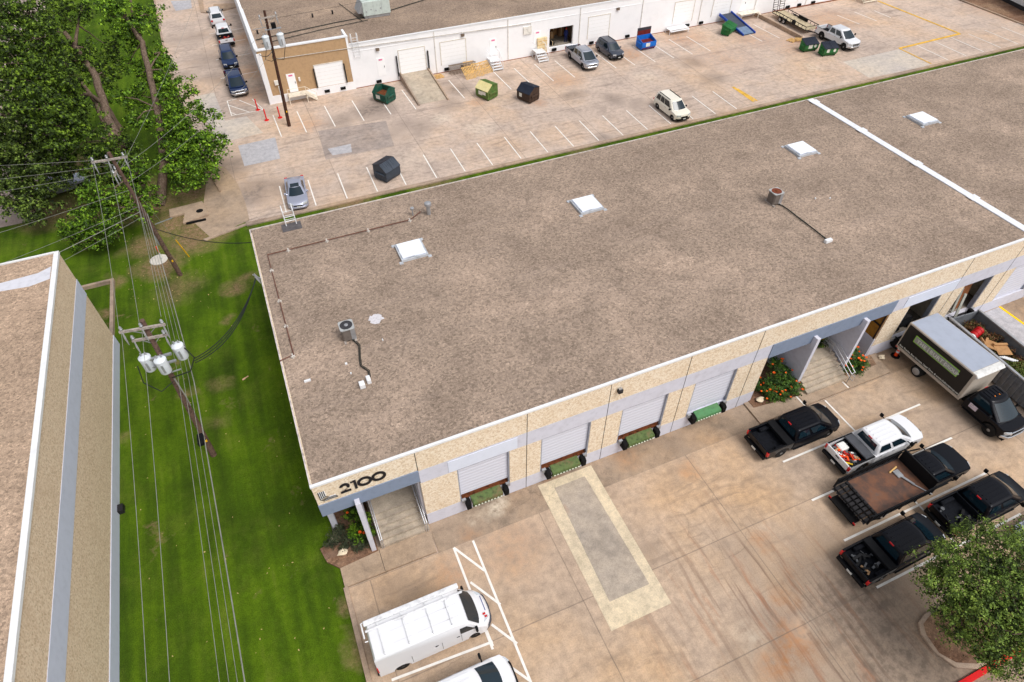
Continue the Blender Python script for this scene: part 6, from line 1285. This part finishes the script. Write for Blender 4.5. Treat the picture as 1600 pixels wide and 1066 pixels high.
k = Nd('bark'); P_ = k.pos(); f = k.noise(k.scale(P_, 6, 6, 1.2), 1.5, 5, .75); m_bark = k.fin(k.ramp(f, [(.3, srgb(70, 56, 48)), (.5, srgb(104, 88, 76)), (.72, srgb(146, 130, 114))]), .95, 0, .1); 
def leaves(name, clumps, n_sub, per, size, mat, parent, seed, flat=.75, spread=.36, aspect=.55):
    """clumps: (x,y,z,r); each grows sub-clusters near its surface, each cluster a spray of leaf-sized quads"""
    r_ = np.random.default_rng(seed); C, Q = [], []
    for (x, y, z, R_) in clumps:
        n = int(n_sub*R_*R_); d = r_.standard_normal((n, 3)); d /= np.linalg.norm(d, axis=1)[:, None]
        rr = R_*(.45+.6*r_.random(n)**.6)*(1+.18*r_.standard_normal(n)); d[:, 2] *= flat
        C.append(np.array([x, y, z])+d*rr[:, None]); Q.append(np.full(n, R_))
    C = np.concatenate(C); n = len(C); sr = spread*(.6+.8*r_.random(n))
    L_ = np.repeat(C, per, 0); S_ = np.repeat(sr, per); g = r_.standard_normal((len(L_), 3)); g[:, 2] *= .6
    Lp = L_+g*S_[:, None]*.62; N = len(Lp)
    up = np.array([0, 0, 1.0]); nrm = g*.45+up*.75+r_.standard_normal((N, 3))*.55; nrm /= np.linalg.norm(nrm, axis=1)[:, None]
    a = np.cross(nrm, r_.standard_normal((N, 3))); a /= np.linalg.norm(a, axis=1)[:, None]; c = np.cross(nrm, a); s_ = size*(.6+.8*r_.random(N))
    a *= s_[:, None]; c *= (s_*aspect)[:, None]; bend = nrm*(s_*.18)[:, None]
    V = np.stack([Lp-a, Lp+c-bend, Lp+a, Lp-c-bend], 1).reshape(-1, 3)
    me = bpy.data.meshes.new(name); me.vertices.add(4*N); me.vertices.foreach_set('co', V.ravel().astype(np.float32)); me.loops.add(4*N); me.loops.foreach_set('vertex_index', np.arange(4*N, dtype=np.int32))
    me.polygons.add(N); me.polygons.foreach_set('loop_start', np.arange(0, 4*N, 4, dtype=np.int32)); me.update(calc_edges=True); me.materials.append(mat)
    o = bpy.data.objects.new(name, me); COL.objects.link(o)
    if parent:
        o.parent = parent; o.location = -parent.location
    return o
def PZ(px, py, z): x, y = G(px, py, z); return (x, y, z)
def limb(b, pts, r0, r1, seed=0):
    rs = random.Random(seed); P2 = [Vector(p) for p in pts]; out = []
    for i in range(len(P2)-1):
        for k_ in range(4): f_ = k_/4; out.append(P2[i].lerp(P2[i+1], f_)+Vector((rs.uniform(-.06, .06), rs.uniform(-.06, .06), 0)))
    out.append(P2[-1]); n = len(out); b.tube(out, [r0+(r1-r0)*(i/(n-1))**.8 for i in range(n)], 9)
def tree(label, base, limbs, clumps, n_sub, per, size, mat, seed, **kw):
    t = thing('tree', label, 'tree', (base[0], base[1], 0)); 
    for i, (pts, r0, r1) in enumerate(limbs):
        b = MB(); limb(b, pts, r0, r1, seed+i); o = b.build('trunk' if i == 0 else 'branch', m_bark, None, smooth=60); o.parent = t; o.location = -t.location
    rs = random.Random(seed+50); b = MB()
    for (x, y, z, R_) in clumps:
        src = min((p for l in limbs for p in l[0]), key=lambda p: (p[0]-x)**2+(p[1]-y)**2+(p[2]-z)**2+(3 if p[2] > z else 0))
        limb(b, [src, ((src[0]+x)/2+rs.uniform(-.4, .4), (src[1]+y)/2+rs.uniform(-.4, .4), (src[2]+z)/2+.3), (x, y, z)], .09, .03, seed)
        for q in range(4): a = rs.uniform(0, 6.28); b.tube([(x, y, z), (x+R_*.8*math.cos(a), y+R_*.8*math.sin(a), z+rs.uniform(-.3, .6)*R_)], [.035, .01], 5)
    o = b.build('twigs', m_bark, None, smooth=60); o.parent = t; o.location = -t.location
    leaves('crown', clumps, n_sub, per, size, mat, t, seed, **kw); return t
def clp(lst): return [(*PZ(px, py, z), r_) for px, py, z, r_ in lst]
# big trees at upper left (crowns measured as clumps hanging in the air at their own heights)
B1 = PZ(232, 312, 0); B2 = PZ(250, 322, 0)
tree('tall thick-trunked tree leaning left, standing left of the slimmer trunk', B1,
     [([B1, PZ(196, 240, 4), PZ(168, 185, 6.5), PZ(150, 120, 9), PZ(122, 80, 10.5), PZ(100, 50, 12)], .55, .2), ([PZ(190, 205, 4.5), PZ(165, 165, 7), PZ(140, 148, 8.5), PZ(80, 143, 9.5)], .3, .12), ([PZ(116, 72, 10.8), PZ(122, 40, 12), PZ(128, 10, 13)], .18, .08), ([PZ(178, 222, 5.0), PZ(150, 160, 7.5), PZ(120, 120, 9.5)], .35, .12)],
     clp([(160, 262, 5, 2.0), (200, 262, 4.5, 1.8), (130, 222, 7, 2.2), (150, 90, 9, 1.6), (118, 95, 10, 1.9), (90, 120, 11, 2.2), (70, 170, 10, 2.2), (100, 200, 8.5, 2.2), (60, 60, 13, 2.0), (100, 20, 13, 1.9), (40, 20, 14, 2.2), (110, 160, 9, 1.6), (165, 120, 8, 1.3), (180, 80, 9, 1.0), (60, 130, 11, 2.0), (30, 100, 12, 2.2), (10, 60, 13, 2.4), (190, 230, 5, 1.6)]), 13, 36, .14, lm_pecan, 21)
tree('tall slender-trunked tree nearest the side driveway', B2,
     [([B2, PZ(256, 250, 2.6), PZ(246, 170, 6), PZ(232, 110, 8.5), PZ(222, 66, 10), PZ(196, 25, 12)], .45, .2), ([PZ(222, 66, 10), PZ(208, 30, 11.5), PZ(204, 0, 13)], .16, .1), ([PZ(232, 110, 8.5), PZ(250, 82, 9.3)], .1, .05)],
     clp([(310, 235, 3.5, 2.2), (290, 270, 3, 1.8), (330, 220, 3.5, 1.5), (300, 190, 5, 2.2), (270, 200, 5.0, 1.6), (280, 150, 6.5, 1.9), (262, 120, 7.5, 1.6), (245, 90, 8.5, 1.6), (275, 250, 3, 1.6), (222, 40, 11, 1.3), (190, 30, 12, 1.7), (235, 25, 11, 1.2), (200, 60, 10, 1.2), (165, 10, 13, 1.5), (220, 150, 6.5, 1.5), (215, 185, 6, 1.2), (200, 100, 8, 1.0), (320, 262, 2.5, 1.4), (265, 170, 6, 1.2), (180, 150, 7, 1.2), (290, 225, 4, 1.8), (228, 120, 7, 1.2)]), 13, 36, .14, lm_bright, 33)
B3 = PZ(70, 300, 0)
tree('dense grey green tree filling the upper left corner', B3,
     [([B3, PZ(60, 220, 5), PZ(50, 150, 9), PZ(60, 120, 10)], .4, .15), ([PZ(55, 180, 7), PZ(20, 130, 10)], .2, .08)],
     clp([(30, 150, 9, 2.6), (80, 215, 6, 2.2), (30, 210, 7, 2.6), (60, 270, 4.5, 2.2), (20, 270, 4.5, 2.4), (10, 180, 9, 2.6), (90, 260, 4.5, 1.8), (50, 310, 3, 1.6), (100, 160, 8, 1.9), (10, 110, 11, 2.4), (70, 90, 11, 1.9), (20, 40, 13, 2.4), (-10, 230, 7, 2.6), (50, 330, 2.5, 1.2), (0, 300, 4, 2.0), (70, 180, 8, 2.2)]), 19, 34, .125, lm_dark, 45)
B4 = PZ(185, 372, 0)
tree('small bright green tree behind the brown pole on the lawn', B4,
     [([B4, PZ(175, 340, 2), PZ(165, 310, 3.5)], .16, .08), ([PZ(178, 350, 1.4), PZ(200, 325, 3)], .1, .05)],
     clp([(120, 345, 3, 1.3), (150, 340, 3, 1.6), (185, 325, 3, 1.5), (160, 305, 4, 1.6), (125, 360, 2.2, 1.1), (165, 360, 2.2, 1.2), (205, 300, 3.5, 1.3), (110, 375, 1.5, .9), (230, 330, 2.5, .9), (215, 270, 4.5, 1.2), (235, 300, 3, .9), (140, 375, 1.4, 1.0)]), 14, 34, .125, lm_bright, 57)
# oak at lower right
B5 = (25.0, 1.9, 0.15)
ok = clp([(1500, 880, 4.5, 1.3), (1550, 850, 5, 1.3), (1590, 870, 5.2, 1.4), (1480, 920, 4, 1.2), (1530, 920, 5, 1.6), (1580, 930, 5.2, 1.7), (1500, 960, 3.8, 1.2), (1550, 980, 4.5, 1.6), (1600, 990, 5, 1.6), (1525, 835, 4.6, .8), (1590, 1030, 3.8, 1.2), (1620, 900, 5, 1.6), (1640, 960, 5, 1.8), (1462, 905, 3.6, .7), (1480, 860, 4.2, .8), (1560, 1020, 3.4, .9), (1530, 1000, 3.4, .8), (1610, 840, 4.8, 1.0)])
tree('round leafy green oak in the kerbed island at the lower right corner', B5,
     [([B5, (25.3, 2.0, 1.6), (25.8, 2.4, 2.8), (26.2, 2.9, 4)], .22, .1), ([(25.5, 2.2, 2.2), (25.0, 2.8, 3.2), (24.9, 3.4, 3.9)], .12, .05), ([(25.6, 2.2, 2.4), (26.5, 1.8, 3.4)], .12, .05)],
     ok, 34, 52, .056, lm_oak, 61, spread=.25)
def shrub(label, cl, n_sub, per, size, mat, seed, flowers=0, name='shrub', fmat=None):
    t = thing(name, label, 'shrub' if not flowers else 'flowering bush', (cl[0][0], cl[0][1], .1)); b = MB(); rs = random.Random(seed)
    for (x, y, z, R_) in cl:
        for q in range(4): a = rs.uniform(0, 6.28); b.tube([(cl[0][0]+rs.uniform(-.1, .1), cl[0][1]+rs.uniform(-.1, .1), .1), (x+R_*.5*math.cos(a), y+R_*.5*math.sin(a), z+.1)], [.025, .008], 5)
    o = b.build('stems', m_bark); o.parent = t; o.location = -t.location
    leaves('foliage', cl, n_sub, per, size, mat, t, seed, spread=.16)
    if flowers:
        b = MB(); pts = []
        for i in range(flowers*4):
            c = rs.choice(cl); d = Vector((rs.gauss(0, 1), rs.gauss(0, 1)-.4, abs(rs.gauss(0, 1))+.2)).normalized(); p = Vector(c[:3])+d*c[3]*1.12
            if all((p-q).length > .2 for q in pts): pts.append(p)
            if len(pts) >= flowers: break
        for p in pts:
            s_ = rs.uniform(.05, .095); b = MB()
            for j in range(6):
                a = j*1.047+rs.uniform(-.2, .2); b.bar(p, p+Vector((math.cos(a)*s_, math.sin(a)*s_, s_*rs.uniform(.1, .5))), s_*.8, s_*.3)
            o = b.build('flower', M('orange_petals', (244, 100, 22), .6, var=.15)); o.parent = t; o.location = -t.location
    return t
shrub('bright green shrub with two orange flowers against the left entrance fin wall', clp([(558, 830, .8, .5), (565, 812, 1.0, .45), (550, 800, 1.1, .4), (575, 830, .6, .35)]), 240, 26, .05, lm_bright, 71, 3)
shrub('low dusty green shrub in front of the left entrance', clp([(545, 845, .35, .45), (525, 838, .35, .4), (515, 850, .3, .3), (560, 852, .3, .35), (570, 848, .3, .3), (528, 826, .4, .35), (535, 855, .25, .25)]), 260, 24, .04, lm_low, 73)
shrub('large bush with orange flowers left of the right entrance stairs', clp([(1210, 600, .9, .7), (1195, 605, .6, .6), (1230, 600, .8, .7), (1222, 580, 1.3, .6), (1213, 568, 1.6, .5), (1240, 606, .6, .5), (1185, 600, .5, .4), (1205, 618, .45, .45), (1225, 615, .5, .5)]), 120, 26, .055, lm_shrub, 75, 30)
shrub('smaller bush with orange flowers right of the right entrance stairs', clp([(1335, 560, .8, .6), (1325, 570, .6, .5), (1345, 568, .7, .5), (1330, 548, 1.1, .45), (1340, 575, .45, .4)]), 140, 26, .055, lm_shrub, 77, 20)
shrub('dark green plants under the canopy behind the stair railing', [(32.2, 20.6, 1.6, .5), (32.3, 21.2, 1.7, .5), (32.0, 20.0, 1.5, .3)], 180, 26, .06, lm_pecan, 79, 3)
# yard waste in the container, fallen leaves on the lawn
wc = [(*cpt(lx, ly), z, r_) for lx, ly, z, r_ in ((1.8, -1.0, .8, .8), (1.9, -2.2, .9, .8), (2.0, -3.4, .8, .7), (1.0, -1.4, .7, .7), (1.3, -2.4, .8, .7), (2.0, -4.4, .8, .6), (.9, -3.3, .7, .7), (.8, -.8, .7, .6))]
o = leaves('brush_waste', wc, 90, 26, .06, lm_waste, None, 91, spread=.2); tag(o, 'brown dry brush cuttings heaped in the container', 'yard waste', kind='stuff')
wc = [(*cpt(lx, ly), z, r_) for lx, ly, z, r_ in ((1.4, -5.0, .8, .8), (1.6, -6.2, .9, .8), (1.1, -7.4, .8, .8), (1.8, -8.2, .8, .7), (.8, -5.8, .7, .6), (2.0, -7.0, .8, .6), (1.3, -4.4, .8, .5))]
o = leaves('green_waste', wc, 90, 26, .06, lm_wasteg, None, 92, spread=.2); tag(o, 'green cuttings at the near end of the container', 'yard waste', kind='stuff')
b = MB(); rs = random.Random(5)
for i in range(260):
    px, py = (rs.uniform(100, 330), rs.uniform(330, 480)) if i < 200 else (rs.uniform(200, 520), rs.uniform(480, 1040))
    x, y = G(px, py)
    if not (-13.9 < x < -3.2): continue
    a = rs.uniform(0, 6.28); s_ = rs.uniform(.025, .07); p = Vector((x, y, .03)); d = Vector((math.cos(a), math.sin(a), .2))*s_; e = Vector((-d.y, d.x, 0))*.5
    b.poly([p-d, p+e, p+d, p-e], [(0, 1, 2, 3)])
tag(b.build('fallen_leaves', M('dry_leaf', (206, 180, 120), .9, var=.2)), 'dry pale leaves scattered over the lawn', 'leaves', kind='stuff')
b = MB(); p = Vector((*G(384, 592), .04)); b.bar(p+Vector((-.22, -.05, 0)), p+Vector((0, 0, .05)), .14, .02); b.bar(p+Vector((0, 0, .05)), p+Vector((.2, .16, 0)), .08, .02); tag(b.build('twig', M('pale_twig', (200, 164, 130), .9)), 'broken pale piece of bark lying alone on the green lawn', 'bark')
# things seen through the left trees
t = suv('pale car glimpsed through the upper left trees on the pale drive', *G(102, 296), rad(15), p_pale, 4.6, 1.8, 1.45, 'car', 'parked_car', True, group=None)
